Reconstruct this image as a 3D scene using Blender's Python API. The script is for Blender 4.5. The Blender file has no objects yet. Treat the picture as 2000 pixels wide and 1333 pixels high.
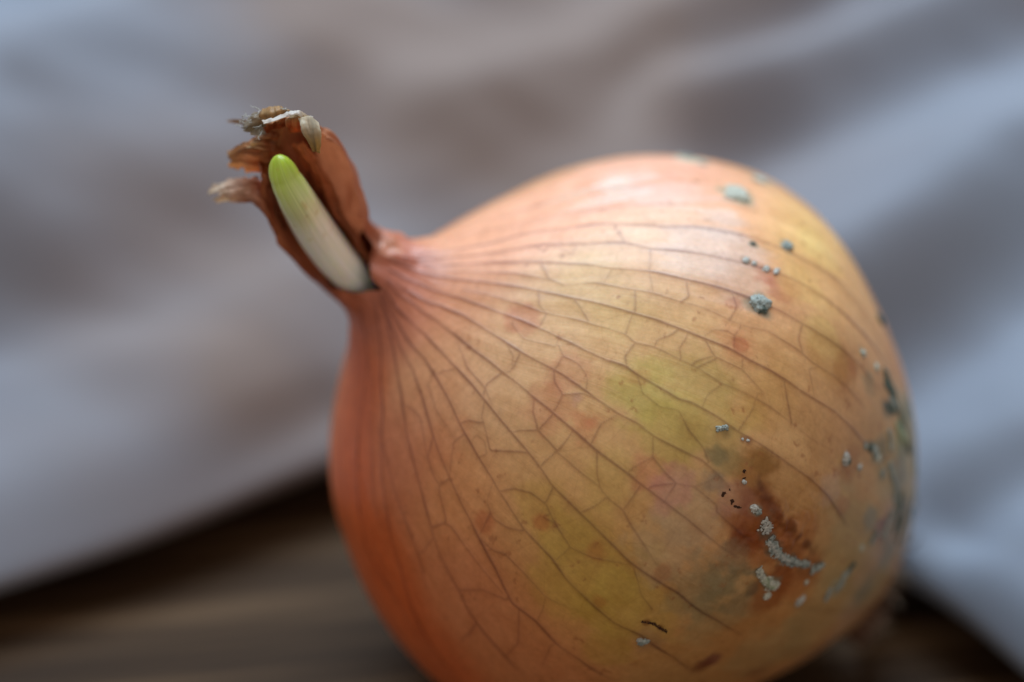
import bpy, bmesh, math, random
import numpy as np
from mathutils import Vector, Matrix

# ------------------------------------------------------------------ camera, light, exposure
scene = bpy.context.scene
COL = scene.collection
random.seed(5)

cam_d = bpy.data.cameras.new("camera"); cam = bpy.data.objects.new("camera", cam_d); COL.objects.link(cam)
cam_d.sensor_width = 36.0; cam_d.lens = 90.0
cam_d.clip_start = 0.01; cam_d.clip_end = 50.0
cam.location = (-0.01234, -0.2189, 0.19569)
cam.rotation_euler = (math.radians(90 - 35), 0, 0)
cam_d.dof.use_dof = True; cam_d.dof.focus_distance = 0.2450; cam_d.dof.aperture_fstop = 6.6
cam_d.dof.aperture_blades = 7
scene.camera = cam

world = bpy.data.worlds.new("World"); scene.world = world; world.use_nodes = True
bg = world.node_tree.nodes["Background"]
bg.inputs[0].default_value = (1.0, 0.89, 0.80, 1); bg.inputs[1].default_value = 0.47   # warm light of the room

def area_lamp(name, loc, target, sx, sy, power, colour):
    l = bpy.data.lights.new(name, 'AREA'); l.shape = 'RECTANGLE'; l.size = sx; l.size_y = sy
    l.energy = power; l.color = colour
    o = bpy.data.objects.new(name, l); COL.objects.link(o); o.location = loc
    o.rotation_euler = (Vector(target) - Vector(loc)).to_track_quat('-Z', 'Y').to_euler()
    return o
area_lamp("window_light", (-0.10, 0.72, 0.98), (0.0, 0.03, 0.02), 0.95, 0.75, 24.5, (0.66, 0.84, 1.0))

scene.view_settings.view_transform = 'Standard'; scene.view_settings.look = 'None'
scene.view_settings.exposure = 0.0; scene.view_settings.gamma = 1.0
scene.render.engine = 'CYCLES'
scene.cycles.use_denoising = True

# ------------------------------------------------------------------ numbers of the onion (millimetres on the onion itself)
DATA = {'cloth_brown_shade': [(-28.1, 92.5, 31, 0.9), (-44.1, 42.1, 34, 0.8), (-12.3, 84.1, 42, 1), (-1.1, 110.3, 45, 0.8), (-53.9, 17.1, 32, 0.5), (23.4, 91.1, 22, 0.4), (59.3, 115.0, 25, 0.5), (-36.0, 15.1, 40, 0.6)],
 'cloth_edge': [(-84.4, -3.3), (-70.6, 3.1), (-62.4, 7.3), (-54.1, 11.9), (-45.6, 17.2), (-39.3, 21.5), (-34.6, 24.6), (-27.3, 28.1), (26.3, 10.6), (31.6, 5.1), (35.7, 1.2), (39.1, -3.5), (41.8, -7.9), (43.9, -12.4), (46.8, -18.4)],
 'cross': [[(54.73, 0.59859), (53.89, 0.59859), (47.73, 0.58917)], [(49.83, 0.62802), (45.77, 0.63096), (50.25, 0.64391), (51.93, 0.65097)], [(44.37, 0.65686), (37.79, 0.64626), (34.99, 0.63096)], [(45.63, 0.56798), (43.25, 0.5668), (39.05, 0.56504), (33.59, 0.55621)], [(33.87, 0.57151), (28.13, 0.56504)], [(28.13, 0.5668), (22.67, 0.56563)], [(21.41, 0.55562), (17.9, 0.55856), (15.8, 0.55386)],
           [(33.31, 0.65097), (28.41, 0.64626), (25.61, 0.63626)], [(25.61, 0.63626), (21.69, 0.63685), (20.99, 0.63861)], [(30.51, 0.61919), (24.07, 0.59859), (23.65, 0.59859)], [(22.95, 0.66274), (20.57, 0.66215), (16.78, 0.64685), (16.08, 0.61624), (18.74, 0.61742)], [(16.64, 0.61683), (16.64, 0.61507), (13.98, 0.60683), (10.06, 0.60859)],
           [(13.98, 0.60683), (13.0, 0.59152), (10.76, 0.57975), (7.82, 0.57504)], [(10.06, 0.60859), (7.12, 0.60271), (5.02, 0.59094), (1.52, 0.59035), (0.4, 0.59152)], [(5.02, 0.59094), (7.12, 0.57622), (7.12, 0.56386)], [(27.15, 0.52619), (25.33, 0.53031), (23.51, 0.53914), (21.83, 0.53973)], [(26.73, 0.50383), (24.07, 0.49147), (23.79, 0.46557), (25.75, 0.46851), (26.17, 0.46851)],
           [(24.07, 0.49147), (21.97, 0.50324), (20.85, 0.505)], [(23.79, 0.46557), (21.69, 0.44144), (20.99, 0.44556)], [(26.73, 0.505), (27.15, 0.505), (29.11, 0.49912), (29.81, 0.48852), (29.39, 0.48146), (31.35, 0.47911), (31.91, 0.47911)], [(29.39, 0.48146), (26.73, 0.47793), (26.45, 0.47793)], [(19.86, 0.47616), (16.78, 0.48381), (13.98, 0.4844)],
           [(14.96, 0.54326), (12.02, 0.53325), (10.9, 0.51442), (11.88, 0.50088), (9.36, 0.48558), (7.82, 0.46792), (6.14, 0.45792), (5.58, 0.45792)], [(14.4, 0.66098), (10.9, 0.64803), (6.56, 0.64214), (5.3, 0.64803)], [(12.72, 0.64391), (7.4, 0.64214), (7.26, 0.64332)], [(5.44, 0.64921), (5.02, 0.64979), (359.98, 0.65686), (356.06, 0.65274)],
           [(355.78, 0.64921), (355.22, 0.64921), (351.16, 0.64273), (348.22, 0.63037), (344.85, 0.61683), (348.78, 0.59447), (349.62, 0.58858)], [(345.69, 0.65568), (348.22, 0.65097), (349.62, 0.64038), (350.18, 0.63861)], [(343.45, 0.63685), (346.25, 0.63626), (346.11, 0.62684), (343.59, 0.61683), (341.49, 0.62036)], [(351.16, 0.70747), (355.5, 0.70041), (359.0, 0.69099)],
           [(344.43, 0.64509), (343.73, 0.64626), (339.95, 0.64862), (336.16, 0.64038), (331.67, 0.62919)], [(330.41, 0.71277), (334.2, 0.70277), (335.74, 0.68982), (331.96, 0.66981), (330.13, 0.65745), (336.16, 0.66804)], [(330.13, 0.65745), (328.03, 0.64038), (327.75, 0.63096)], [(331.53, 0.62802), (327.75, 0.63096), (326.07, 0.62566), (322.14, 0.60153), (321.3, 0.60035)],
           [(315.7, 0.59506), (314.99, 0.59564), (309.39, 0.59094), (307.85, 0.59152)], [(1.8, 0.61154), (358.58, 0.60624), (355.22, 0.59329), (352.98, 0.60683), (351.58, 0.61095)], [(0.26, 0.58976), (355.22, 0.59329)], [(355.22, 0.59329), (353.54, 0.56857), (359.14, 0.56739)], [(353.4, 0.56916), (350.32, 0.5721), (348.5, 0.5721)], [(357.88, 0.54149), (354.1, 0.5309), (352.28, 0.52266)],
           [(351.44, 0.51265), (349.06, 0.5156), (345.97, 0.52207)], [(351.02, 0.49559), (354.66, 0.49559), (356.34, 0.49559), (356.76, 0.49559)], [(338.12, 0.58564), (340.93, 0.57799), (342.75, 0.56445), (343.03, 0.54915), (346.81, 0.55327)], [(343.03, 0.54915), (341.07, 0.53267), (339.24, 0.50912), (334.9, 0.51207)], [(339.24, 0.50912), (340.37, 0.49029), (344.01, 0.46027)],
           [(338.82, 0.59447), (338.26, 0.59506), (334.06, 0.58858), (332.24, 0.57446), (333.22, 0.55974), (335.32, 0.54797), (335.74, 0.54797)], [(325.51, 0.55856), (326.91, 0.55562)], [(312.89, 0.54562), (318.22, 0.53502), (321.44, 0.51442), (321.72, 0.5156)], [(322.0, 0.50265), (315.7, 0.47852), (311.63, 0.47557), (310.79, 0.4744)], [(344.01, 0.46145), (340.23, 0.43849), (339.1, 0.42319)],
           [(6.28, 0.54208), (2.92, 0.55032), (359.0, 0.54915), (358.16, 0.54856)], [(5.58, 0.50795), (5.16, 0.50795), (2.08, 0.49971), (359.28, 0.50736), (357.18, 0.51089)], [(2.08, 0.50029), (0.82, 0.48558), (0.12, 0.47204), (357.32, 0.47263), (356.48, 0.47263)], [(0.12, 0.47204), (1.24, 0.45792), (3.76, 0.4485), (5.16, 0.44673)], [(1.24, 0.45792), (0.54, 0.4332), (359.56, 0.43025)],
           [(356.62, 0.48852), (357.32, 0.48852), (359.0, 0.47911), (0.12, 0.47204)], [(23.93, 0.48852), (20.71, 0.50088)], [(25.89, 0.42908), (23.23, 0.42084), (19.44, 0.4073)], [(25.61, 0.39376), (30.09, 0.40965), (31.49, 0.40082)], [(20.0, 0.44614), (20.99, 0.44556), (18.04, 0.44438), (13.28, 0.44909)], [(38.35, 0.53384), (34.43, 0.52737), (33.03, 0.53208)],
           [(37.93, 0.49441), (35.13, 0.48676), (32.05, 0.4897)], [(31.91, 0.41966), (34.43, 0.4279), (37.51, 0.4279)], [(34.71, 0.598), (35.27, 0.59859), (39.47, 0.59564)], [(332.8, 0.57916), (326.35, 0.57151)], [(322.7, 0.4844), (325.65, 0.48911), (328.17, 0.49559)], [(315.7, 0.44968), (320.6, 0.46027), (322.0, 0.45909)], [(303.78, 0.50559), (307.85, 0.50853), (311.35, 0.51383)],
           [(342.05, 0.54032), (340.37, 0.54326), (341.07, 0.53267)], [(20.99, 0.5156), (21.41, 0.5156), (23.23, 0.52031), (25.75, 0.51795), (27.01, 0.51795)]],
 'crust': [([(2.36, 0.38846), (1.52, 0.3814), (0.4, 0.37728)], 0.742, 'white'), ([(359.98, 0.37139), (358.86, 0.36315), (357.74, 0.35021), (357.46, 0.33843)], 0.742, 'grey'), ([(357.46, 0.33843), (357.6, 0.32019), (358.3, 0.30253)], 0.477, 'grey'), ([(359.28, 0.37022), (357.74, 0.34962), (357.32, 0.33196)], 0.265, 'white'),
           ([(357.04, 0.29311), (358.02, 0.28723), (359.42, 0.28252)], 0.477, 'grey'), ([(353.96, 0.36198), (353.26, 0.35491), (352.28, 0.34491)], 0.424, 'pale'), ([(352.14, 0.34373), (352.14, 0.3349), (351.86, 0.32431)], 0.636, 'pale'), ([(352.56, 0.34903), (351.44, 0.32843)], 0.424, 'green'), ([(354.94, 0.23602), (357.74, 0.23779), (1.38, 0.23661)], 0.477, 'grey'),
           ([(359.84, 0.2372), (2.78, 0.23661)], 0.318, 'dark'), ([(354.66, 0.24897), (351.58, 0.24191)], 0.212, 'grey'), ([(44.93, 0.30547), (44.09, 0.28723), (41.85, 0.26722)], 0.689, 'dark'), ([(42.41, 0.26486), (39.47, 0.2319), (38.21, 0.20954)], 0.477, 'dark'), ([(27.85, 0.25309), (25.47, 0.22366), (22.67, 0.19894)], 0.477, 'grey'), ([(19.86, 0.20836), (12.3, 0.206)], 0.477, 'grey'),
           ([(24.21, 0.16363), (16.22, 0.15068)], 0.477, 'dark'), ([(11.74, 0.46557), (13.0, 0.45909)], 0.212, 'grey'), ([(336.02, 0.4226), (336.86, 0.41318), (336.44, 0.39729)], 0.159, 'slit'), ([(49.41, 0.23308), (45.35, 0.19776), (40.73, 0.16068)], 0.636, 'grey'), ([(38.21, 0.14479), (29.25, 0.11242), (15.38, 0.10065)], 0.742, 'grey'),
           ([(27.01, 0.20247), (22.81, 0.1854), (16.64, 0.17952)], 0.53, 'dark'), ([(12.16, 0.22366), (8.8, 0.22484)], 0.424, 'grey'), ([(33.87, 0.27251), (30.79, 0.25662)], 0.371, 'grey')],
 'fibres': [([6.32, 7.35, 56.13], 0.61), ([7.34, 6.62, 56.39], 1.06), ([7.03, 7.81, 55.1], 0.69), ([5.92, 7.27, 56.15], 1.15), ([7.81, 6.9, 54.53], 0.64), ([7.24, 6.55, 55.63], 1.1), ([7.19, 8.18, 55.06], 0.97), ([6.7, 7.56, 55.59], 0.56), ([7.42, 6.94, 54.16], 0.71), ([7.94, 7.39, 54.66], 1.09), ([7.04, 7.16, 55.41], 0.8), ([7.17, 6.9, 56.26], 0.53), ([6.16, 6.24, 55.9], 0.87),
            ([7.76, 7.22, 55.74], 0.64), ([6.95, 7.4, 55.81], 0.69), ([6.51, 6.42, 55.23], 0.89), ([6.15, 8.21, 54.74], 0.66), ([6.59, 7.16, 54.57], 0.73), ([5.73, 6.69, 55.71], 0.99), ([7.79, 6.74, 54.23], 1.17), ([7.31, 8.56, 55.54], 1.2), ([8.59, 10.11, 53.64], 0.8), ([7.39, 8.58, 55.34], 1.5), ([9.11, 9.97, 53.69], 1.1)],
 'folds': [('r', [(-63.2, 118.1), (-43.0, 123.0), (-21.5, 119.7)], 4.5, 8), ('r', [(-78.8, 77.4), (-66.0, 91.1), (-53.9, 99.7)], 4.5, 9), ('v', [(-59.7, 99.7), (-41.9, 105.7), (-19.8, 108.8)], -3.5, 9), ('r', [(29.0, 105.7), (45.4, 124.6)], 2.5, 6), ('r', [(-93.6, 51.2), (-78.5, 58.4), (-59.8, 68.3), (-38.8, 80.1)], 6, 24),
           ('r', [(-85.8, 62.0), (-61.6, 84.1), (-42.3, 111.8), (-20.1, 127.9), (-12.3, 133.0)], 5, 11), ('v', [(-79.8, 29.2), (-74.6, 34.4), (-51.2, 50.1), (-32.7, 68.3), (-12.3, 95.4), (10.7, 123.0)], -4.5, 12), ('r', [(-19.2, 76.1), (1.9, 89.7), (24.9, 108.8), (43.3, 126.3), (50.6, 134.7)], 7, 10), ('v', [(5.1, 80.1), (19.7, 89.7), (31.3, 98.3), (64.4, 123.0)], -5, 9),
           ('r', [(11.9, 77.4), (22.7, 82.1), (37.5, 89.0), (65.8, 108.8)], 7, 8), ('v', [(20.0, 65.8), (39.1, 73.4), (62.5, 89.7)], -4, 9), ('r', [(28.9, 42.1), (42.9, 51.2), (57.5, 60.8)], 7, 10), ('v', [(30.4, 27.1), (40.1, 31.3), (53.4, 36.6)], -4, 9), ('r', [(26.3, 1.2), (30.5, -1.5), (35.1, -4.9), (41.9, -14.2), (45.3, -19.8)], 8, 6), ('v', [(24.4, 4.8), (30.1, 4.8), (48.7, 9.4)], -3, 6),
           ('v', [(-34.4, 29.2), (-40.1, 23.0), (-46.5, 14.2), (-50.9, 5.7)], -2.5, 4), ('r', [(-32.7, 21.0), (-38.5, 17.1), (-44.4, 10.3)], 2.5, 5), ('r', [(-73.7, 11.3), (-59.6, 15.1), (-47.7, 27.1), (-37.7, 42.1)], 0.7, 14)],
 'main': [[(43.81, 0.80459), (56.55, 0.78634), (63.97, 0.74868), (61.45, 0.70689), (61.17, 0.68511), (60.61, 0.66686), (58.09, 0.63567), (56.41, 0.61389), (54.17, 0.58917), (52.77, 0.55739), (53.19, 0.52972), (53.05, 0.49853), (52.77, 0.4691), (52.35, 0.45438), (52.21, 0.43143), (52.49, 0.41142), (52.91, 0.38493), (52.49, 0.36315), (52.35, 0.33843)],
          [(38.21, 0.80283), (49.83, 0.78399), (56.41, 0.74868), (54.31, 0.71572), (53.19, 0.6857), (52.77, 0.65921), (48.99, 0.6186), (47.73, 0.58917), (45.63, 0.56798), (45.63, 0.52972), (45.49, 0.50206), (45.49, 0.48323), (45.91, 0.45321), (45.91, 0.43025), (45.49, 0.39965), (45.49, 0.36845), (46.75, 0.32549), (47.45, 0.28546)],
          [(31.91, 0.8093), (33.87, 0.80165), (43.25, 0.78222), (49.27, 0.74691), (48.01, 0.70453), (46.19, 0.68334), (44.09, 0.65038), (42.41, 0.63155), (39.47, 0.59564), (39.05, 0.56092), (38.35, 0.53502), (38.21, 0.5103), (37.93, 0.47852), (37.79, 0.45144), (37.51, 0.4279), (37.65, 0.402), (38.07, 0.37081), (38.49, 0.34314), (38.63, 0.30724)],
          [(29.11, 0.81342), (29.53, 0.80518), (31.77, 0.78811), (38.21, 0.7528), (37.79, 0.73102), (37.09, 0.70747), (35.83, 0.68923), (34.01, 0.66039), (33.17, 0.64921), (30.51, 0.61919), (29.11, 0.59388), (28.13, 0.56857), (27.71, 0.54856), (27.15, 0.52619), (26.73, 0.50441), (26.59, 0.48205), (26.03, 0.46204), (26.03, 0.44497), (25.89, 0.42966), (25.61, 0.41083), (25.61, 0.39376),
           (26.17, 0.36551), (26.17, 0.33373), (25.89, 0.31018), (25.47, 0.29194)],
          [(16.78, 0.80753), (17.34, 0.79694), (23.37, 0.77575), (26.73, 0.74985), (27.15, 0.72572), (25.61, 0.69982), (23.93, 0.67805), (22.53, 0.65568), (20.0, 0.62861), (18.6, 0.61624), (16.64, 0.59211), (15.8, 0.57034), (15.94, 0.55503), (14.96, 0.54208), (14.4, 0.52384), (13.7, 0.50441), (14.12, 0.49382), (13.84, 0.47028), (13.28, 0.44909), (13.28, 0.42554), (12.86, 0.39965),
           (12.58, 0.36433), (11.88, 0.33314), (10.2, 0.30077), (8.94, 0.27722)],
          [(6.0, 0.80577), (4.6, 0.79929), (13.28, 0.7734), (19.16, 0.74279), (19.3, 0.71336), (16.64, 0.68629), (14.54, 0.66274), (12.72, 0.64391), (11.18, 0.62507), (10.06, 0.60859), (8.52, 0.58623), (7.12, 0.56386), (6.28, 0.54267), (6.28, 0.52501), (5.44, 0.50559), (5.58, 0.48264), (5.86, 0.46263), (5.16, 0.44732), (4.32, 0.43261)],
          [(1.66, 0.80518), (359.98, 0.794), (6.84, 0.77104), (10.76, 0.74161), (9.92, 0.71101), (8.1, 0.68923), (6.7, 0.6651), (5.3, 0.64803), (4.04, 0.63273), (1.8, 0.61154), (0.26, 0.58917), (359.0, 0.56563), (357.88, 0.54208), (357.32, 0.5156), (356.62, 0.49088), (356.34, 0.47204), (355.92, 0.44909), (354.94, 0.41436), (354.38, 0.38964)],
          [(353.54, 0.80283), (349.76, 0.7887), (356.48, 0.76692), (0.4, 0.74279), (0.4, 0.71748), (359.14, 0.69276), (357.74, 0.67039), (355.64, 0.64803), (353.12, 0.62625), (350.88, 0.6033), (348.64, 0.57387), (346.95, 0.55503), (345.97, 0.52325), (344.99, 0.49323), (344.01, 0.4638), (344.01, 0.44202), (344.15, 0.41613), (343.03, 0.39141), (341.91, 0.36198), (339.38, 0.31666)],
          [(347.93, 0.80165), (343.45, 0.79105), (347.51, 0.76398), (352.28, 0.7269), (351.02, 0.70453), (348.92, 0.68099), (345.55, 0.65509), (343.45, 0.63685), (340.93, 0.61624), (338.12, 0.58682), (335.74, 0.55091), (335.18, 0.51501), (333.78, 0.49323), (333.36, 0.46851), (332.94, 0.43967), (333.78, 0.41377), (331.67, 0.37022), (327.89, 0.32961)],
          [(344.85, 0.80224), (338.26, 0.79223), (340.23, 0.76339), (343.59, 0.72984), (340.79, 0.70159), (336.44, 0.67039), (333.78, 0.64803), (331.53, 0.62802), (329.01, 0.60565), (326.49, 0.57328), (324.53, 0.54267), (321.72, 0.50971), (322.7, 0.48617), (322.0, 0.45909), (322.28, 0.43437), (321.72, 0.39553)],
          [(342.33, 0.80341), (337.56, 0.79459), (335.04, 0.77457), (333.5, 0.74868), (331.67, 0.72101), (327.47, 0.69453), (325.37, 0.67157), (322.14, 0.64273), (319.2, 0.62095), (316.26, 0.60035), (314.29, 0.58211), (313.45, 0.56151), (312.89, 0.54562), (311.63, 0.5256), (310.93, 0.50147), (310.79, 0.47499), (310.37, 0.44673)],
          [(337.7, 0.80636), (325.93, 0.79282), (321.02, 0.76928), (317.52, 0.74868), (317.52, 0.72454), (312.33, 0.69865), (307.57, 0.66569), (305.46, 0.6445), (300.56, 0.61154), (298.87, 0.58564), (294.95, 0.54856), (293.27, 0.51207), (293.27, 0.48617), (293.13, 0.46616)],
          [(317.52, 0.80871), (301.68, 0.79753), (302.24, 0.77575), (300.7, 0.76339), (297.47, 0.74514), (294.25, 0.7163), (291.45, 0.67863), (288.36, 0.64038), (285.28, 0.61095), (286.68, 0.58917), (288.64, 0.57387), (290.18, 0.54267)]],
 'minor': [[(312.61, 0.71807), (312.89, 0.68099), (311.63, 0.64567), (310.23, 0.61919), (307.85, 0.59094), (304.2, 0.55974)], [(82.74, 0.76633), (76.57, 0.71866), (68.45, 0.68452), (68.59, 0.65333), (63.27, 0.61271), (62.01, 0.58152), (61.31, 0.5515), (60.75, 0.52148)], [(88.2, 0.73102), (79.8, 0.69099), (77.42, 0.65509), (76.86, 0.63037), (74.75, 0.608), (71.67, 0.58387), (68.73, 0.55268)],
           [(39.61, 0.78046), (43.67, 0.73455), (40.73, 0.68099), (37.37, 0.64626), (34.99, 0.63096), (35.27, 0.60624), (34.15, 0.58446), (33.73, 0.55856), (33.03, 0.53561), (32.89, 0.51265), (32.05, 0.4897), (31.91, 0.47499), (32.89, 0.45556), (32.47, 0.44026), (32.19, 0.42437), (31.49, 0.40612), (31.91, 0.38258), (32.05, 0.36139), (31.77, 0.32372)],
           [(31.63, 0.72454), (30.93, 0.69923), (28.55, 0.67098), (27.71, 0.65803), (25.61, 0.63626), (24.63, 0.61566), (23.51, 0.59506), (22.81, 0.56622), (21.41, 0.55562), (21.83, 0.53973), (21.13, 0.51854), (20.85, 0.50324), (19.86, 0.47911), (20.14, 0.45262), (20.0, 0.42908), (19.44, 0.4073), (19.02, 0.38317), (19.58, 0.35197)],
           [(346.25, 0.7063), (342.61, 0.68275), (341.63, 0.65627), (340.79, 0.64803)], [(7.54, 0.70453), (1.38, 0.68275), (359.14, 0.65745), (354.8, 0.63743)], [(353.4, 0.56916), (352.56, 0.54326), (352.28, 0.52325), (351.3, 0.5103), (351.02, 0.49559), (349.62, 0.48381), (347.65, 0.45968), (346.11, 0.44144)],
           [(326.49, 0.57034), (326.91, 0.55503), (328.59, 0.54503), (328.73, 0.52207), (328.17, 0.49559), (329.29, 0.48087), (331.25, 0.46263)], [(317.24, 0.60447), (321.16, 0.60094), (322.14, 0.59388), (322.0, 0.57504), (321.86, 0.55032), (321.72, 0.5156)], [(304.06, 0.76986), (308.41, 0.74573), (306.44, 0.71807), (304.34, 0.68864), (301.26, 0.66333), (298.17, 0.62978)],
           [(260.89, 0.74573), (272.1, 0.72219), (276.45, 0.69276), (280.65, 0.65803), (279.53, 0.62625)], [(52.63, 0.47852), (52.63, 0.43908), (51.93, 0.40553), (51.51, 0.36845)], [(359.56, 0.43025), (358.3, 0.39847), (357.74, 0.36433)]],
 'mould': [(68.31, 0.49147, 1.378, 0.901, -8, 0.75, 'pale'), (66.35, 0.48617, 0.636, 0.53, 0, 0.7, 'pale'), (79.24, 0.45556, 0.848, 0.583, -20, 0.5, 'pale'), (91.56, 0.50853, 1.378, 0.318, 0, 0.4, 'grey'), (83.72, 0.50441, 0.477, 0.318, 0, 0.4, 'grey'), (92.96, 0.51089, 0.636, 0.265, 0, 0.3, 'pale'), (54.03, 0.45026, 0.636, 0.477, -20, 0.55, 'grey'), (37.51, 0.4691, 0.742, 0.742, 0, 0.7, 'grey'),
           (36.81, 0.46557, 0.477, 0.371, 0, 0.5, 'dark'), (46.19, 0.48735, 0.371, 0.318, 0, 0.4, 'white'), (46.05, 0.48028, 0.318, 0.212, -20, 0.3, 'white'), (45.77, 0.4691, 0.424, 0.265, -20, 0.35, 'white'), (46.05, 0.45968, 0.477, 0.212, -15, 0.3, 'white'), (51.37, 0.48205, 0.212, 0.212, 0, 0.25, 'dark'), (59.63, 0.30724, 0.424, 0.742, 30, 0.5, 'dark'),
           (41.43, 0.34903, 0.318, 0.53, 30, 0.35, 'pale'), (42.55, 0.32019, 0.371, 0.371, 0, 0.3, 'pale'), (43.25, 0.2837, 0.477, 1.59, 20, 0.25, 'dark'), (41.43, 0.26957, 0.371, 1.272, 14, 0.25, 'grey'), (37.93, 0.24014, 0.583, 1.802, 8, 0.35, 'green'), (39.05, 0.27487, 0.318, 0.848, 15, 0.2, 'dark'), (20.14, 0.32784, 0.53, 0.53, 0, 0.55, 'white'), (20.14, 0.32254, 0.265, 0.265, 0, 0.5, 'dark'),
           (20.99, 0.30135, 0.318, 0.318, 0, 0.4, 'white'), (26.45, 0.2837, 0.477, 0.583, 0, 0.4, 'grey'), (26.45, 0.29488, 0.477, 0.318, -30, 0.3, 'dark'), (26.03, 0.27604, 0.371, 0.371, 0, 0.35, 'pale'), (25.61, 0.3043, 0.265, 0.212, 0, 0.3, 'grey'), (24.49, 0.2578, 0.424, 0.318, 0, 0.3, 'grey'), (23.09, 0.20188, 0.318, 0.53, 0, 0.3, 'dark'), (30.65, 0.13891, 0.371, 0.742, 0, 0.4, 'dark'),
           (3.2, 0.40259, 0.371, 0.371, 0, 0.5, 'white'), (3.06, 0.39788, 0.265, 0.318, 0, 0.4, 'grey'), (349.48, 0.32843, 0.371, 0.318, 0, 0.45, 'pale'), (350.04, 0.27899, 0.53, 0.424, 0, 0.5, 'white'), (354.38, 0.28899, 0.212, 0.212, 0, 0.3, 'pale'), (6.7, 0.2372, 0.265, 0.265, 0, 0.3, 'pale'), (7.82, 0.42731, 0.133, 0.265, 0, 0.06, 'hole'), (6.7, 0.42496, 0.133, 0.159, 0, 0.06, 'hole'),
           (2.64, 0.43261, 0.265, 0.212, 0, 0.06, 'hole'), (2.36, 0.42319, 0.265, 0.265, 20, 0.06, 'hole'), (1.94, 0.41789, 0.159, 0.318, 35, 0.06, 'hole'), (3.9, 0.43084, 0.106, 0.106, 0, 0.05, 'hole'), (6.28, 0.42319, 0.159, 0.212, 0, 0.3, 'white'), (12.72, 0.4379, 0.106, 0.159, 0, 0.2, 'white'), (12.44, 0.44261, 0.106, 0.106, 0, 0.2, 'white'), (332.66, 0.40671, 0.477, 0.318, -20, 0.3, 'grey'),
           (332.66, 0.41083, 0.265, 0.212, 0, 0.3, 'white')],
 'off': [2.269, 1.111, -0.147, -0.492, -1.139, -2.134, -1.681, 0.448],
 'opening': [(0.3, -9, -9), (0.6, -27, -6), (1, -45, 15), (1.5, -68, 34), (2, -80, 45), (2.5, -88, 46), (3, -95, 46), (3.5, -99, 52), (4, -103, 62), (5, -112, 66), (6, -125, 58), (7, -140, 30)],
 'patches': [(29.73, 7.34, 9.34, 0.5776, 0.3916, 0.1329, 5.83, 0.85, 0.6, 0), (27.43, 5.42, 14.57, 0.6105, 0.4564, 0.1413, 3.71, 0.9, 0.6, 0), (29.87, 3.75, 10.67, 0.552, 0.4564, 0.0612, 3.71, 0.28, 0.6, 0), (28.88, -3.11, 13.11, 0.5776, 0.4287, 0.0802, 3.18, 0.25, 0.6, 0), (28.35, -11.68, 9.47, 0.4851, 0.3515, 0.0319, 5.83, 0.35, 0.6, 0),
             (25.78, -9.46, 15.54, 0.5776, 0.3515, 0.0704, 3.18, 0.5, 0.6, 0), (29.77, -12.23, 3.96, 0.4851, 0.3763, 0.0452, 5.3, 0.28, 0.6, 0), (27.09, -10.07, 13.17, 0.5149, 0.3515, 0.0452, 3.18, 0.25, 0.5, 0), (27.09, -17.81, 2.74, 0.4287, 0.305, 0.0319, 3.18, 0.25, 0.6, 0), (31.9, -1.79, 5.23, 0.5776, 0.4287, 0.2623, 3.71, 0.45, 0.6, 1),
             (31.37, -6.68, 5.37, 0.5149, 0.3763, 0.2232, 3.71, 0.4, 0.6, 1), (31.34, -7.94, -0.67, 0.3515, 0.2623, 0.1274, 4.24, 0.55, 0.7, 1), (6.22, 21.95, 19.72, 0.8714, 0.7529, 0.6795, 4.24, 0.6, 0.7, 2), (11.01, 23.6, 16.32, 0.8308, 0.6105, 0.5457, 4.77, 0.4, 0.7, 2), (19.35, 21.28, 12.69, 0.7758, 0.6308, 0.5776, 4.77, 0.45, 0.7, 2),
             (16.3, 24.47, 11.47, 0.7529, 0.6105, 0.5457, 3.18, 0.45, 0.7, 2), (22.79, 20.44, 9.22, 0.6795, 0.4851, 0.402, 3.18, 0.45, 0.7, 2), (5.01, 18.83, 22.47, 0.855, 0.6105, 0.4564, 3.18, 0.4, 0.7, 2), (16.88, 5.28, 24.58, 0.5776, 0.1878, 0.1022, 2.01, 0.5, 0.5, 1), (23.25, 3.21, 20.07, 0.6105, 0.2423, 0.1413, 2.65, 0.35, 0.5, 1), (16.75, 2.5, -25.26, 0.3916, 0.314, 0.15, 3.71, 0.6, 0.6, 0),
             (16.15, 9.82, -23.91, 0.3916, 0.314, 0.15, 3.71, 0.7, 0.6, 0), (27.47, 7.89, -10.08, 0.3916, 0.314, 0.15, 3.71, 0.3, 0.6, 0), (30.44, -7.55, -4.09, 0.3916, 0.314, 0.15, 4.77, 0.4, 0.6, 0), (23.23, -9.72, -14.78, 0.3916, 0.314, 0.15, 5.83, 0.35, 0.6, 0), (21.67, 13.17, -15.93, 0.3916, 0.314, 0.15, 4.24, 0.5, 0.6, 0), (23.13, -3.94, -17.62, 0.3916, 0.314, 0.15, 6.36, 0.45, 0.6, 0),
             (24.59, 4.87, -15.99, 0.3916, 0.314, 0.15, 5.83, 0.5, 0.6, 0), (23.89, -0.25, 19.87, 0.5776, 0.1878, 0.1022, 2.65, 0.35, 0.6, 1), (26.34, -0.3, 17.08, 0.5776, 0.1274, 0.0612, 1.85, 0.3, 0.8, 1), (26.52, 0.18, 16.81, 0.5149, 0.0802, 0.0319, 0.95, 0.28, 0.9, 1), (30.27, -0.94, 10.48, 0.6105, 0.1413, 0.0908, 2.01, 0.33, 0.7, 1),
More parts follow.
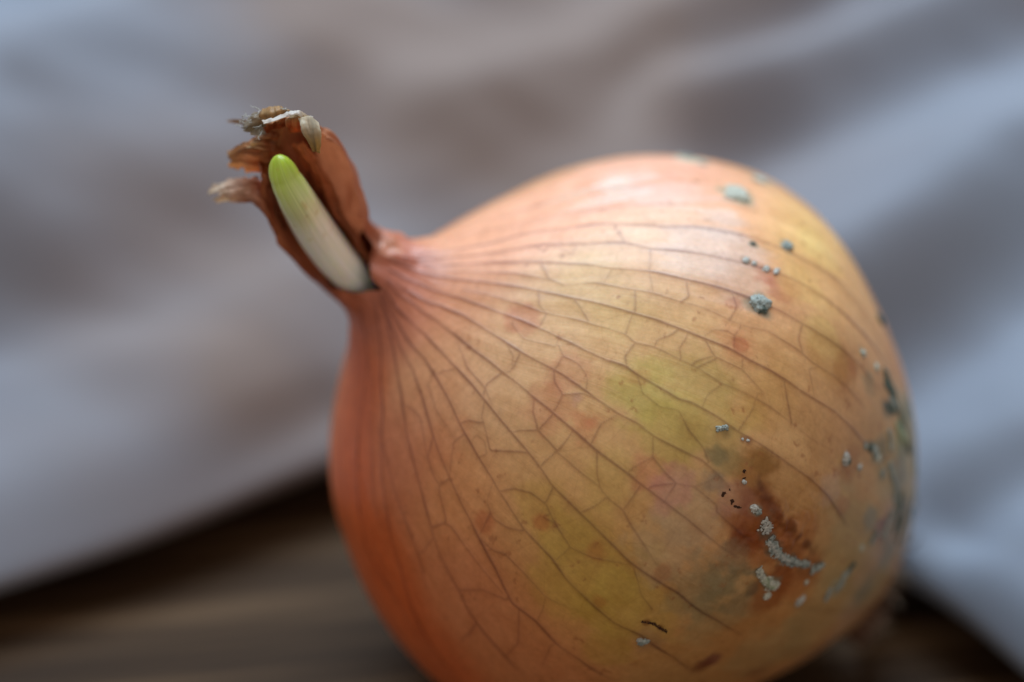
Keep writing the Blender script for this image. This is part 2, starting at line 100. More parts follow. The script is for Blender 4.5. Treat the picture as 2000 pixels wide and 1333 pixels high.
             (31.22, -0.96, 8.0, 0.6105, 0.2623, 0.2232, 2.38, 0.5, 0.6, 1), (25.69, -10.47, 15.15, 0.5149, 0.0802, 0.0168, 0.95, 0.44, 0.8, 1), (21.71, -13.41, 18.5, 0.5149, 0.0908, 0.0212, 1.17, 0.39, 0.7, 1), (28.82, -9.89, 9.91, 0.4564, 0.0908, 0.0168, 1.06, 0.33, 0.9, 1), (28.51, -13.84, 6.69, 0.402, 0.0704, 0.0168, 0.85, 0.33, 0.9, 1),
             (31.27, -8.17, 4.02, 0.3763, 0.0704, 0.0212, 0.95, 0.33, 0.8, 1), (27.31, 14.34, 8.06, 0.402, 0.0529, 0.0168, 0.85, 0.5, 0.6, 1), (27.27, 14.32, 8.19, 0.5776, 0.1559, 0.0612, 2.38, 0.28, 0.7, 1), (24.72, 17.36, 9.91, 0.4564, 0.0802, 0.0262, 0.74, 0.33, 0.6, 1), (23.39, 21.38, 5.9, 0.4564, 0.0908, 0.0319, 2.12, 0.41, 0.7, 1),
             (22.62, 21.47, 7.54, 0.5149, 0.1274, 0.0704, 1.59, 0.33, 0.7, 1), (26.6, 6.22, 15.37, 0.4564, 0.1144, 0.0452, 1.17, 0.33, 0.8, 1), (24.95, 1.68, 18.5, 0.5149, 0.2623, 0.2232, 1.06, 0.4, 0.8, 1), (32.14, 0.06, -1.07, 0.305, 0.0762, 0.013, 3.29, 0.8, 0.5, 0), (31.4, -0.44, -3.77, 0.3278, 0.0704, 0.0097, 3.18, 0.5, 0.5, 0), (30.12, 0.89, -6.84, 0.3515, 0.0802, 0.013, 3.18, 0.47, 0.5, 0),
             (27.97, -1.87, -10.67, 0.3763, 0.0908, 0.0168, 3.18, 0.47, 0.6, 0), (32.22, 1.99, -0.33, 0.305, 0.0908, 0.0212, 2.12, 0.7, 0.6, 0), (29.12, -4.02, -8.23, 0.305, 0.0762, 0.013, 3.18, 0.7, 0.6, 0), (32.14, -1.29, -0.73, 0.2232, 0.0482, 0.0097, 1.48, 0.6, 0.7, 1), (32.05, 4.65, 2.12, 0.3763, 0.1559, 0.0262, 2.54, 0.7, 0.6, 1), (31.9, 6.01, 1.71, 0.305, 0.1413, 0.0212, 1.59, 0.7, 0.7, 1),
             (31.77, 4.15, 4.9, 0.3515, 0.2623, 0.0908, 2.12, 0.6, 0.7, 1), (32.31, 1.32, 2.53, 0.5149, 0.2623, 0.2051, 2.23, 0.45, 0.6, 1), (32.04, 1.74, 4.63, 0.305, 0.2232, 0.1559, 1.48, 0.6, 0.7, 1), (31.58, 4.11, 5.77, 0.2232, 0.1878, 0.0908, 1.27, 0.6, 0.7, 1), (31.15, 6.4, 6.17, 0.2623, 0.1878, 0.0802, 1.17, 0.6, 0.8, 1), (32.01, -3.47, -1.07, 0.2232, 0.1714, 0.1022, 2.12, 0.5, 0.8, 1),
             (31.42, -6.76, -1.74, 0.2051, 0.1714, 0.0908, 2.65, 0.5, 0.8, 1), (30.08, -7.05, -5.23, 0.2051, 0.1559, 0.0802, 2.12, 0.45, 0.8, 1), (30.27, -5.04, -5.66, 0.1559, 0.1144, 0.0612, 1.06, 0.6, 0.8, 1), (25.66, -13.36, -8.65, 0.1878, 0.0452, 0.0452, 1.48, 0.7, 0.7, 1), (25.13, -14.57, -8.41, 0.1559, 0.0319, 0.0097, 1.59, 0.6, 0.8, 1),
             (28.93, -14.49, 0.08, 0.3763, 0.2051, 0.1022, 1.59, 0.5, 0.7, 1), (20.41, -12.22, -16.67, 0.1878, 0.0452, 0.013, 1.59, 0.5, 0.7, 1), (27.0, 10.5, -9.13, 0.3515, 0.0802, 0.0168, 2.12, 0.33, 0.7, 1), (25.78, 18.05, -3.64, 0.4564, 0.1878, 0.0452, 2.12, 0.6, 0.7, 1), (24.92, 18.74, -4.66, 0.402, 0.0908, 0.0212, 0.85, 0.33, 0.8, 1),
             (27.51, 6.47, -10.73, 0.3763, 0.1022, 0.0452, 1.38, 0.33, 0.7, 1), (29.04, 7.02, -7.75, 0.5776, 0.3763, 0.2623, 1.8, 0.5, 0.7, 1), (21.91, 6.96, -19.04, 0.2232, 0.1144, 0.1413, 1.8, 0.65, 0.6, 1), (21.21, 8.21, -19.47, 0.1559, 0.0908, 0.1144, 1.06, 0.5, 0.7, 1), (20.58, 11.77, -18.34, 0.0802, 0.0704, 0.0704, 0.74, 0.8, 0.7, 1),
             (23.18, 13.38, -13.44, 0.2051, 0.1878, 0.1144, 1.8, 0.7, 0.7, 1), (17.25, 9.64, -23.01, 0.1413, 0.1413, 0.1022, 1.91, 0.7, 0.8, 1), (20.98, 17.84, -12.55, 0.0612, 0.0908, 0.0648, 1.59, 0.85, 0.7, 2), (19.24, 16.51, -16.38, 0.3763, 0.3763, 0.1714, 2.12, 0.8, 0.5, 2), (16.42, 18.72, -17.23, 0.1022, 0.1413, 0.0908, 1.59, 0.8, 0.6, 2),
             (14.89, 15.69, -21.49, 0.1559, 0.1878, 0.1144, 1.38, 0.7, 0.6, 2), (19.69, 1.93, -22.47, 0.3515, 0.2051, 0.0612, 2.65, 0.2, 0.7, 0), (24.13, -0.16, -17.12, 0.402, 0.3763, 0.2623, 1.59, 0.7, 0.7, 2), (11.38, -1.67, -29.26, 0.2232, 0.0612, 0.0212, 1.59, 0.6, 0.7, 0), (23.08, 18.85, -8.11, 0.305, 0.2623, 0.1413, 1.59, 0.5, 0.7, 2),
             (17.99, 5.78, -23.58, 0.305, 0.2423, 0.1559, 2.12, 0.6, 0.8, 1), (10.82, 7.2, -29.13, 0.1559, 0.1144, 0.0802, 1.59, 0.6, 0.8, 1), (1.5, 28.97, 12.08, 0.5149, 0.5776, 0.4564, 2.12, 0.7, 0.6, 2), (4.49, 31.26, 5.23, 0.4851, 0.4851, 0.3763, 1.38, 0.7, 0.7, 1), (12.06, 27.53, 9.72, 0.4287, 0.305, 0.2232, 2.12, 0.4, 0.6, 1), (2.04, 32.05, -0.33, 0.402, 0.4287, 0.305, 0.95, 0.6, 0.8, 1),
             (26.44, 18.05, -1.27, 0.5149, 0.2623, 0.0612, 2.65, 0.5, 0.7, 0), (22.81, 22.48, 3.96, 0.7758, 0.5457, 0.1559, 2.65, 0.3, 0.6, 2), (25.04, 20.36, 0.28, 0.7529, 0.5149, 0.1878, 2.65, 0.5, 0.6, 2), (17.02, 27.25, 2.12, 0.7758, 0.5457, 0.1878, 3.18, 0.5, 0.6, 2), (5.29, 31.52, -1.27, 0.6795, 0.3515, 0.1022, 2.12, 0.4, 0.6, 2),
             (29.68, 11.61, 3.96, 0.5776, 0.305, 0.0802, 3.71, 0.4, 0.7, 0), (30.32, 9.08, 5.7, 0.5149, 0.305, 0.0612, 2.65, 0.4, 0.7, 0), (22.4, 10.94, 18.04, 0.7157, 0.4851, 0.1878, 3.18, 0.4, 0.6, 0), (18.67, 11.29, 21.14, 0.7305, 0.4851, 0.2051, 3.71, 0.4, 0.6, 0), (2.66, 4.25, 35.46, 0.6105, 0.305, 0.1878, 1.59, 0.6, 0.7, 2), (-0.13, 5.32, 37.57, 0.402, 0.1144, 0.0612, 1.59, 0.22, 0.7, 1),
             (0.58, -7.46, 31.57, 0.5776, 0.1413, 0.0529, 2.65, 0.22, 0.7, 2), (16.96, -10.04, 24.41, 0.5149, 0.1413, 0.0452, 2.12, 0.28, 0.7, 2), (10.23, -17.1, 24.95, 0.5776, 0.1878, 0.0802, 2.12, 0.4, 0.7, 2), (11.33, -21.54, 20.47, 0.5776, 0.1413, 0.0382, 3.18, 0.22, 0.7, 2), (18.14, -6.82, 24.45, 0.6795, 0.305, 0.1413, 1.59, 0.5, 0.6, 2),
             (32.15, 3.9, 1.03, 0.1221, 0.0343, 0.0091, 0.63, 0.32, 1.0, 1), (31.77, 2.49, -2.53, 0.1221, 0.0343, 0.0091, 0.66, 0.32, 1.0, 1), (32.04, 2.59, -1.34, 0.1221, 0.0343, 0.0091, 0.33, 0.32, 1.0, 1), (31.86, 2.48, -2.2, 0.1221, 0.0343, 0.0091, 0.27, 0.32, 1.0, 1), (32.14, 3.92, 0.69, 0.1221, 0.0343, 0.0091, 0.44, 0.32, 1.0, 1),
             (31.96, 2.68, -1.67, 0.1221, 0.0343, 0.0091, 0.47, 0.32, 1.0, 1), (32.14, 3.1, -0.46, 0.1221, 0.0343, 0.0091, 0.35, 0.32, 1.0, 1), (30.58, 1.93, -5.85, 0.1221, 0.0343, 0.0091, 0.5, 0.32, 1.0, 1), (32.1, 2.96, -0.8, 0.1221, 0.0343, 0.0091, 0.52, 0.32, 1.0, 1), (30.12, 1.48, -6.84, 0.1221, 0.0343, 0.0091, 0.49, 0.32, 1.0, 1),
             (32.13, 2.87, -0.67, 0.1221, 0.0343, 0.0091, 0.47, 0.32, 1.0, 1), (32.07, 3.2, -0.87, 0.1221, 0.0343, 0.0091, 0.5, 0.32, 1.0, 1), (32.13, 4.06, 0.96, 0.1221, 0.0343, 0.0091, 0.36, 0.32, 1.0, 1), (32.12, 3.11, -0.6, 0.1221, 0.0343, 0.0091, 0.29, 0.32, 1.0, 1), (29.22, 1.25, -8.59, 0.1221, 0.0343, 0.0091, 0.46, 0.32, 1.0, 1),
             (29.23, 1.54, -8.59, 0.1221, 0.0343, 0.0091, 0.62, 0.32, 1.0, 1), (31.49, 2.16, -3.51, 0.1221, 0.0343, 0.0091, 0.68, 0.32, 1.0, 1), (28.97, 1.57, -9.07, 0.1221, 0.0343, 0.0091, 0.58, 0.32, 1.0, 1), (29.97, 1.87, -7.14, 0.1221, 0.0343, 0.0091, 0.52, 0.32, 1.0, 1), (30.79, 2.04, -5.35, 0.1221, 0.0343, 0.0091, 0.71, 0.32, 1.0, 1),
             (28.24, 1.19, -10.37, 0.1221, 0.0343, 0.0091, 0.72, 0.32, 1.0, 1), (30.44, 2.02, -6.16, 0.1221, 0.0343, 0.0091, 0.33, 0.32, 1.0, 1), (28.57, 1.14, -9.78, 0.1221, 0.0343, 0.0091, 0.34, 0.32, 1.0, 1), (31.0, 1.94, -4.85, 0.1221, 0.0343, 0.0091, 0.71, 0.32, 1.0, 1), (32.07, 3.2, -0.87, 0.1221, 0.0343, 0.0091, 0.27, 0.32, 1.0, 1),
             (28.97, 1.5, -9.07, 0.1221, 0.0343, 0.0091, 0.64, 0.32, 1.0, 1), (29.45, 1.43, -8.17, 0.1221, 0.0343, 0.0091, 0.36, 0.32, 1.0, 1), (30.64, 1.62, -5.73, 0.1221, 0.0343, 0.0091, 0.63, 0.32, 1.0, 1), (31.63, 2.21, -3.06, 0.1221, 0.0343, 0.0091, 0.28, 0.32, 1.0, 1), (31.2, 1.83, -4.34, 0.1221, 0.0343, 0.0091, 0.56, 0.32, 1.0, 1),
             (32.19, 3.23, 0.21, 0.1221, 0.0343, 0.0091, 0.51, 0.32, 1.0, 1), (32.08, 4.6, 1.24, 0.1221, 0.0343, 0.0091, 0.31, 0.32, 1.0, 1), (31.37, 1.88, -3.9, 0.1221, 0.0343, 0.0091, 0.41, 0.32, 1.0, 1), (32.18, 2.77, -0.26, 0.1221, 0.0343, 0.0091, 0.31, 0.32, 1.0, 1), (32.17, 3.68, 0.69, 0.1221, 0.0343, 0.0091, 0.51, 0.32, 1.0, 1),
             (31.71, 2.5, -2.73, 0.1221, 0.0343, 0.0091, 0.3, 0.32, 1.0, 1), (29.06, 1.42, -8.89, 0.1221, 0.0343, 0.0091, 0.66, 0.32, 1.0, 1), (31.79, 2.41, -2.47, 0.1221, 0.0343, 0.0091, 0.68, 0.32, 1.0, 1), (32.15, 3.17, -0.33, 0.1221, 0.0343, 0.0091, 0.43, 0.32, 1.0, 1), (31.28, 2.35, -4.09, 0.1221, 0.0343, 0.0091, 0.27, 0.32, 1.0, 1),
             (32.06, 2.58, -1.21, 0.1221, 0.0343, 0.0091, 0.61, 0.32, 1.0, 1), (31.51, 2.16, -3.45, 0.1221, 0.0343, 0.0091, 0.67, 0.32, 1.0, 1), (31.97, 2.84, -1.61, 0.1221, 0.0343, 0.0091, 0.56, 0.32, 1.0, 1), (30.69, 1.99, -5.6, 0.1221, 0.0343, 0.0091, 0.7, 0.32, 1.0, 1), (31.61, 2.29, -3.12, 0.1221, 0.0343, 0.0091, 0.68, 0.32, 1.0, 1),
             (30.0, 1.86, -7.08, 0.1221, 0.0343, 0.0091, 0.33, 0.32, 1.0, 1), (30.03, 1.64, -7.02, 0.1221, 0.0343, 0.0091, 0.33, 0.32, 1.0, 1), (32.14, 3.7, 0.28, 0.1221, 0.0343, 0.0091, 0.35, 0.32, 1.0, 1), (19.65, 12.52, -19.04, 0.2623, 0.2542, 0.1946, 2.38, 0.8, 0.9, 1), (19.31, 8.21, -21.59, 0.2623, 0.2542, 0.1946, 2.65, 0.8, 0.9, 1),
             (18.26, 15.51, -18.45, 0.2623, 0.2542, 0.1946, 2.12, 0.8, 0.9, 1), (18.3, 4.59, -23.53, 0.2623, 0.2542, 0.1946, 2.65, 0.8, 0.9, 1), (24.05, 7.18, -16.04, 0.2623, 0.2542, 0.1946, 1.59, 0.8, 0.9, 1), (19.36, 0.72, -22.81, 0.2623, 0.2542, 0.1946, 2.12, 0.8, 0.9, 1), (31.77, 0.87, -2.66, 0.2542, 0.0685, 0.0144, 2.65, 0.5, 0.8, 1),
             (30.02, -0.2, -7.02, 0.2542, 0.0685, 0.0144, 2.38, 0.5, 0.8, 1), (32.28, 2.11, 0.49, 0.2542, 0.0685, 0.0144, 1.85, 0.45, 0.8, 1), (29.46, -2.86, -7.87, 0.2542, 0.0685, 0.0144, 2.12, 0.45, 0.8, 1), (27.77, -0.45, -11.14, 0.2542, 0.0685, 0.0144, 2.12, 0.4, 0.8, 1), (11.19, 27.75, 9.98, 0.305, 0.3278, 0.2232, 1.89, 0.75, 0.9, 1),
             (12.25, 27.6, 9.41, 0.305, 0.3278, 0.2232, 0.99, 0.75, 0.9, 1), (5.91, 30.8, 6.03, 0.305, 0.3278, 0.2232, 1.2, 0.75, 0.9, 1), (-0.81, 29.14, 11.78, 0.1878, 0.2232, 0.1714, 1.13, 0.75, 0.9, 1), (3.26, 29.12, 11.35, 0.1878, 0.2232, 0.1714, 0.66, 0.75, 0.9, 1), (-1.52, 28.94, 12.02, 0.305, 0.3278, 0.2232, 0.7, 0.75, 0.9, 1),
             (18.74, 25.52, 5.44, 0.1878, 0.2232, 0.1714, 0.94, 0.75, 0.9, 1), (24.88, 18.76, 7.54, 0.1878, 0.2232, 0.1714, 1.26, 0.75, 0.9, 1), (25.19, 18.52, 7.15, 0.0908, 0.1221, 0.0887, 0.72, 0.75, 0.9, 1), (21.24, 21.76, 9.53, 0.3763, 0.1878, 0.0908, 0.58, 0.75, 0.9, 1), (21.5, 21.94, 8.77, 0.3763, 0.1878, 0.0908, 0.45, 0.75, 0.9, 1),
             (21.9, 22.16, 7.54, 0.3763, 0.1878, 0.0908, 0.57, 0.75, 0.9, 1), (22.0, 22.5, 6.5, 0.3763, 0.1878, 0.0908, 0.54, 0.75, 0.9, 1), (19.26, 23.74, 8.96, 0.0908, 0.1221, 0.0887, 0.45, 0.75, 0.9, 1), (14.27, 25.06, -10.25, 0.0908, 0.1221, 0.0887, 0.95, 0.75, 0.9, 1), (22.95, 20.55, -5.97, 0.305, 0.3278, 0.2232, 0.7, 0.75, 0.9, 1),
             (21.41, 20.23, -8.95, 0.305, 0.3278, 0.2232, 0.63, 0.75, 0.9, 1), (19.62, 19.37, -12.61, 0.0908, 0.1221, 0.0887, 1.48, 0.75, 0.9, 1), (19.57, 18.3, -14.02, 0.1878, 0.2232, 0.1714, 1.17, 0.75, 0.9, 1), (19.11, 16.14, -16.89, 0.2423, 0.2831, 0.1413, 1.74, 0.75, 0.9, 1), (20.5, 17.63, -13.49, 0.0908, 0.1221, 0.0887, 0.88, 0.75, 0.9, 1),
             (27.48, 10.59, -8.17, 0.3763, 0.1878, 0.0908, 0.9, 0.75, 0.9, 1), (27.21, 10.54, -8.71, 0.0908, 0.1221, 0.0887, 0.45, 0.75, 0.9, 1), (25.93, 10.71, -10.84, 0.3763, 0.1878, 0.0908, 0.54, 0.75, 0.9, 1), (23.96, 12.84, -12.61, 0.1878, 0.2232, 0.1714, 0.9, 0.75, 0.9, 1), (24.54, 13.03, -11.49, 0.0908, 0.1221, 0.0887, 0.66, 0.75, 0.9, 1),
             (23.65, 12.53, -13.38, 0.305, 0.3278, 0.2232, 0.63, 0.75, 0.9, 1), (25.21, 12.82, -10.55, 0.1878, 0.2232, 0.1714, 0.45, 0.75, 0.9, 1), (22.95, 11.58, -15.18, 0.1878, 0.2232, 0.1714, 0.62, 0.75, 0.9, 1), (19.69, 9.87, -20.42, 0.0908, 0.1221, 0.0887, 0.7, 0.75, 0.9, 1), (14.07, 10.12, -25.58, 0.0908, 0.1221, 0.0887, 0.89, 0.75, 0.9, 1),
             (32.26, 1.66, -0.06, 0.3763, 0.1878, 0.0908, 0.63, 0.75, 0.9, 1), (32.2, 1.61, -0.6, 0.1878, 0.2232, 0.1714, 0.49, 0.75, 0.9, 1), (29.05, -4.89, -8.11, 0.305, 0.3278, 0.2232, 0.58, 0.75, 0.9, 1), (26.32, -3.66, -13.08, 0.3763, 0.1878, 0.0908, 0.81, 0.75, 0.9, 1), (27.16, -1.8, -12.08, 0.305, 0.3278, 0.2232, 0.45, 0.75, 0.9, 1),
             (23.94, 4.08, -17.17, 0.305, 0.3278, 0.2232, 0.45, 0.75, 0.9, 1), (32.19, 3.3, 2.33, 0.3763, 0.1878, 0.0908, 0.45, 0.75, 0.9, 1), (31.51, 6.84, 4.02, 0.3763, 0.1878, 0.0908, 0.45, 0.75, 0.9, 1), (31.47, 6.66, 4.56, 0.3763, 0.1878, 0.0908, 0.45, 0.75, 0.9, 1), (28.71, -15.01, 0.42, 0.1878, 0.2232, 0.1714, 0.66, 0.75, 0.9, 1),
             (28.73, -15.05, 0.89, 0.3763, 0.1878, 0.0908, 0.45, 0.75, 0.9, 1), (31.92, 1.06, -2.07, 0.1559, 0.1144, 0.0704, 1.03, 0.75, 0.9, 1), (31.75, 0.56, -2.73, 0.1559, 0.1144, 0.0704, 1.03, 0.75, 0.9, 1), (31.32, -0.18, -4.02, 0.1144, 0.1274, 0.0976, 1.03, 0.75, 0.9, 1), (30.87, -0.69, -5.1, 0.1144, 0.1274, 0.0976, 1.03, 0.75, 0.9, 1),
             (30.25, -0.92, -6.47, 0.1144, 0.1274, 0.0976, 1.03, 0.75, 0.9, 1), (29.5, -0.75, -7.99, 0.1144, 0.1274, 0.0976, 0.74, 0.75, 0.9, 1), (28.51, -0.32, -9.84, 0.1144, 0.1274, 0.0976, 0.74, 0.75, 0.9, 1), (31.01, -0.65, -4.79, 0.1559, 0.1144, 0.0704, 0.5, 0.75, 0.9, 1), (30.1, -0.89, -6.77, 0.1559, 0.1144, 0.0704, 0.5, 0.75, 0.9, 1),
             (27.3, -0.28, -11.96, 0.1144, 0.1274, 0.0976, 0.74, 0.75, 0.9, 1), (27.01, 0.3, -12.5, 0.1144, 0.1274, 0.0976, 0.74, 0.75, 0.9, 1), (30.82, -3.28, -4.98, 0.1878, 0.2051, 0.1413, 0.68, 0.75, 0.9, 1), (30.4, -3.53, -5.85, 0.1878, 0.2051, 0.1413, 0.68, 0.75, 0.9, 1), (29.83, -3.73, -6.96, 0.1878, 0.2051, 0.1413, 0.91, 0.75, 0.9, 1),
             (29.3, -3.63, -7.99, 0.1878, 0.2051, 0.1413, 0.91, 0.75, 0.9, 1), (29.79, -3.79, -7.02, 0.1878, 0.2232, 0.1144, 0.68, 0.75, 0.9, 1), (24.09, -0.28, -17.17, 0.1144, 0.1274, 0.0976, 0.74, 0.75, 0.9, 1), (24.11, 1.08, -17.17, 0.1144, 0.1274, 0.0976, 0.74, 0.75, 0.9, 1), (24.12, 1.85, -17.17, 0.0704, 0.0976, 0.0723, 0.56, 0.75, 0.9, 1),
             (24.48, -1.74, -16.38, 0.1144, 0.1274, 0.0976, 0.45, 0.75, 0.9, 1), (19.71, 20.19, -11.38, 0.0704, 0.0976, 0.0723, 0.97, 0.75, 0.9, 1), (19.43, 19.07, -13.26, 0.0704, 0.0976, 0.0723, 0.97, 0.75, 0.9, 1), (18.83, 17.4, -15.99, 0.0704, 0.0976, 0.0723, 0.74, 0.75, 0.9, 1), (17.96, 15.71, -18.61, 0.0704, 0.0976, 0.0723, 0.74, 0.75, 0.9, 1),
             (21.51, 12.02, -16.95, 0.1144, 0.1274, 0.0976, 0.74, 0.75, 0.9, 1), (20.23, 10.46, -19.53, 0.1144, 0.1274, 0.0976, 0.74, 0.75, 0.9, 1), (21.12, 7.47, -19.84, 0.1144, 0.1274, 0.0976, 0.74, 0.75, 0.9, 1), (16.86, 7.88, -24.05, 0.0704, 0.0976, 0.0723, 0.74, 0.75, 0.9, 1), (30.98, 6.44, 6.76, 0.1144, 0.1274, 0.0976, 0.45, 0.75, 0.9, 1),
             (29.6, -13.13, 1.71, 0.2232, 0.0704, 0.0168, 0.39, 0.75, 0.9, 1), (29.63, -12.91, 0.28, 0.2232, 0.0704, 0.0168, 0.39, 0.75, 0.9, 1), (15.55, 17.91, -18.94, 0.1144, 0.1274, 0.0976, 0.91, 0.75, 0.9, 1), (14.75, 15.05, -22.08, 0.1144, 0.1274, 0.0976, 0.91, 0.75, 0.9, 1), (13.57, 10.43, -25.85, 0.1144, 0.1274, 0.0976, 1.03, 0.75, 0.9, 1),
             (12.86, 7.01, -27.62, 0.1144, 0.1274, 0.0976, 1.03, 0.75, 0.9, 1), (19.01, 10.28, -20.98, 0.0704, 0.0976, 0.0723, 0.79, 0.75, 0.9, 1), (18.88, 8.29, -21.98, 0.0704, 0.0976, 0.0723, 0.79, 0.75, 0.9, 1), (22.76, 5.56, -18.39, 0.1144, 0.1274, 0.0976, 0.68, 0.75, 0.9, 1), (21.84, 14.81, -14.43, 0.1144, 0.1274, 0.0976, 0.62, 0.75, 0.9, 1)],
 'pigment': [(19.54, 0.51, 23.69, 0.7011, 0.4125, 0.2159, 5.83), (11.28, 2.88, 28.55, 0.6376, 0.2705, 0.1413, 3.18), (7.12, 0.13, 31.61, 0.5395, 0.1779, 0.1022, 2.65), (4.17, 3.05, 33.87, 0.5089, 0.159, 0.1022, 2.12), (3.86, -2.1, 34.23, 0.4233, 0.1248, 0.0666, 2.12), (1.76, -10.09, 30.18, 0.6105, 0.1441, 0.0409, 3.18), (3.85, -18.79, 25.7, 0.6514, 0.1441, 0.0369, 3.71),
             (5.83, -26.04, 17.62, 0.624, 0.1301, 0.0331, 4.24), (9.38, -29.58, 9.22, 0.5711, 0.1301, 0.0382, 4.24), (13.9, -12.62, 25.39, 0.5841, 0.2016, 0.0953, 3.18), (14.78, -5.01, 26.99, 0.6654, 0.2961, 0.1413, 2.65), (19.52, -11.81, 21.56, 0.7011, 0.305, 0.1144, 3.18), (21.37, -18.97, 14.23, 0.6038, 0.2232, 0.0953, 4.24), (22.42, -22.84, 5.64, 0.5711, 0.2122, 0.0823, 4.24),
             (26.82, -6.29, 15.6, 0.7011, 0.3916, 0.15, 4.77), (28.38, -11.23, 9.79, 0.6308, 0.3564, 0.0887, 4.77), (27.17, 2.5, 15.6, 0.7231, 0.4397, 0.1912, 4.77), (20.32, 9.55, 20.61, 0.7758, 0.4969, 0.2582, 4.24), (25.21, 11.38, 14.46, 0.7529, 0.4735, 0.2159, 4.24), (5.82, 15.02, 24.87, 0.8714, 0.4397, 0.2789, 4.24), (5.37, 24.37, 17.62, 0.8714, 0.4397, 0.305, 4.24),
             (6.5, 9.51, 28.02, 0.8308, 0.3916, 0.227, 3.18), (18.38, 18.79, 16.43, 0.8308, 0.4969, 0.305, 3.71), (23.64, 19.28, 9.47, 0.7758, 0.4125, 0.2159, 3.18), (13.49, 26.91, 9.66, 0.855, 0.4397, 0.2582, 3.18), (15.61, 27.77, 3.82, 0.8308, 0.5149, 0.1946, 3.18), (20.03, 24.99, -1.27, 0.7758, 0.4397, 0.1946, 3.18), (29.48, 12.03, 4.16, 0.7011, 0.3916, 0.162, 4.24),
             (26.53, 16.33, -4.47, 0.6654, 0.3663, 0.162, 3.18), (32.03, -4.65, 0.08, 0.5972, 0.314, 0.1274, 4.24), (31.86, 6.26, 1.24, 0.6308, 0.3663, 0.15, 4.24), (31.04, 3.44, -4.53, 0.5972, 0.314, 0.1144, 3.18), (24.62, 11.88, -12.26, 0.5647, 0.3372, 0.15, 3.18), (26.26, 4.02, -13.55, 0.5333, 0.314, 0.1274, 3.18), (25.1, -4.94, -14.49, 0.5647, 0.2705, 0.0887, 3.18),
             (29.07, -13.69, -1.27, 0.5711, 0.2961, 0.1022, 4.24), (26.39, -10.0, -9.9, 0.5647, 0.2705, 0.0887, 3.18), (30.96, 1.76, 8.58, 0.7011, 0.4125, 0.1779, 3.18), (20.26, 4.73, -21.54, 0.4735, 0.314, 0.1946, 2.65), (18.46, 14.19, -19.31, 0.5029, 0.4125, 0.2346, 2.12), (-20, 15, 5, 0.6105, 0.305, 0.1274, 12), (-20, -15, 0, 0.5776, 0.2232, 0.0802, 12),
             (-10, 0, -25, 0.4851, 0.2831, 0.1413, 8), (-15, 0, 18, 0.5457, 0.1878, 0.0802, 8), (0.43, 1.42, 37.41, 0.4452, 0.1384, 0.0685, 2.5), (2.27, 2.07, 40.95, 0.4452, 0.147, 0.0723, 3), (4.26, 3.54, 44.09, 0.4793, 0.162, 0.0802, 3), (5.18, 5.75, 41.74, 0.552, 0.2232, 0.1248, 2.5), (4.34, 5.0, 46.64, 0.5029, 0.1746, 0.0802, 3), (5.85, 8.33, 45.53, 0.5395, 0.2016, 0.107, 3),
             (5.56, 6.71, 49.03, 0.521, 0.2016, 0.0931, 3), (6.71, 8.25, 51.59, 0.552, 0.2502, 0.117, 2.5), (2.68, 1.38, 48.16, 0.4621, 0.162, 0.0782, 2.5)],
 'rim_roots': [([-3.71, 11.14, -32.12], [-0.25, 0.44, -4.85]), ([-2.91, 9.81, -32.39], [-0.13, 3.81, -5.18]), ([-1.99, 9.52, -33.2], [-0.6, 1.78, -3.97]), ([-2.55, 8.78, -34.02], [-0.21, 3.34, -4.97]), ([-4.1, 7.67, -34.74], [0.11, 0.8, -5.78]), ([-0.96, 6.82, -33.66], [-0.15, 1.08, -5.12]), ([-3.16, 5.86, -34.68], [0.07, 1.52, -5.67]), ([-3.83, 5.22, -35.76], [-0.62, 2.38, -3.91]),
               ([-0.63, 4.26, -34.03], [-0.27, 0.3, -4.82]), ([-3.6, 3.79, -36.8], [-0.38, 1.65, -4.52]), ([-2.19, 2.41, -35.31], [-0.24, 3.42, -4.89]), ([-3.17, 1.62, -36.98], [-0.0, 0.67, -5.49]), ([-3.63, -0.05, -37.36], [-0.67, 0.91, -3.77]), ([-3.19, -1.59, -37.43], [-0.12, 0.33, -5.19]), ([-1.51, -2.74, -37.41], [-0.6, 2.82, -3.97])],
 'rk': [2.6, 4.6, 8.4, 13.4, 20.075, 27.214, 32.204, 30.346, 25.471, 20.561, 16.63, 12.429, 8.659, 5.944],
 'root_base': (0.0, 2.19, -32.7),
 'sheets': [{'crinkle': 0.35,
             'ctrl': [[[-1.06, -0.24, 46.74], [-3.09, 1.27, 43.68], [-3.06, 3.32, 40.85], [-1.59, 4.64, 39.83]], [[0.04, 1.98, 49.41], [-3.02, 3.72, 46.26], [-3.16, 5.49, 43.86], [-0.68, 6.91, 43.02]], [[2.29, 4.42, 51.9], [-1.0, 6.13, 49.34], [-0.29, 7.37, 47.51], [2.26, 8.52, 46.48]], [[4.75, 6.44, 53.86], [3.22, 7.93, 52.28], [3.9, 9.23, 50.54], [7.53, 9.81, 49.48]],
                      [[6.68, 7.65, 54.42], [7.03, 8.74, 53.52], [7.52, 9.84, 52.25], [9.05, 10.3, 51.1]]],
             'name': 'neck_lining',
             'nu': 80,
             'nv': 90,
             'ragged': 0.06,
             'seed': 11,
             'side': 0.3,
             'streak': 0.35,
             'tint0': [0.41254261348390375, 0.12213877222960187, 0.04817182422688942],
             'tint1': [0.6795424696330938, 0.3049873140698863, 0.12743768043564743]},
            {'crinkle': 0.28,
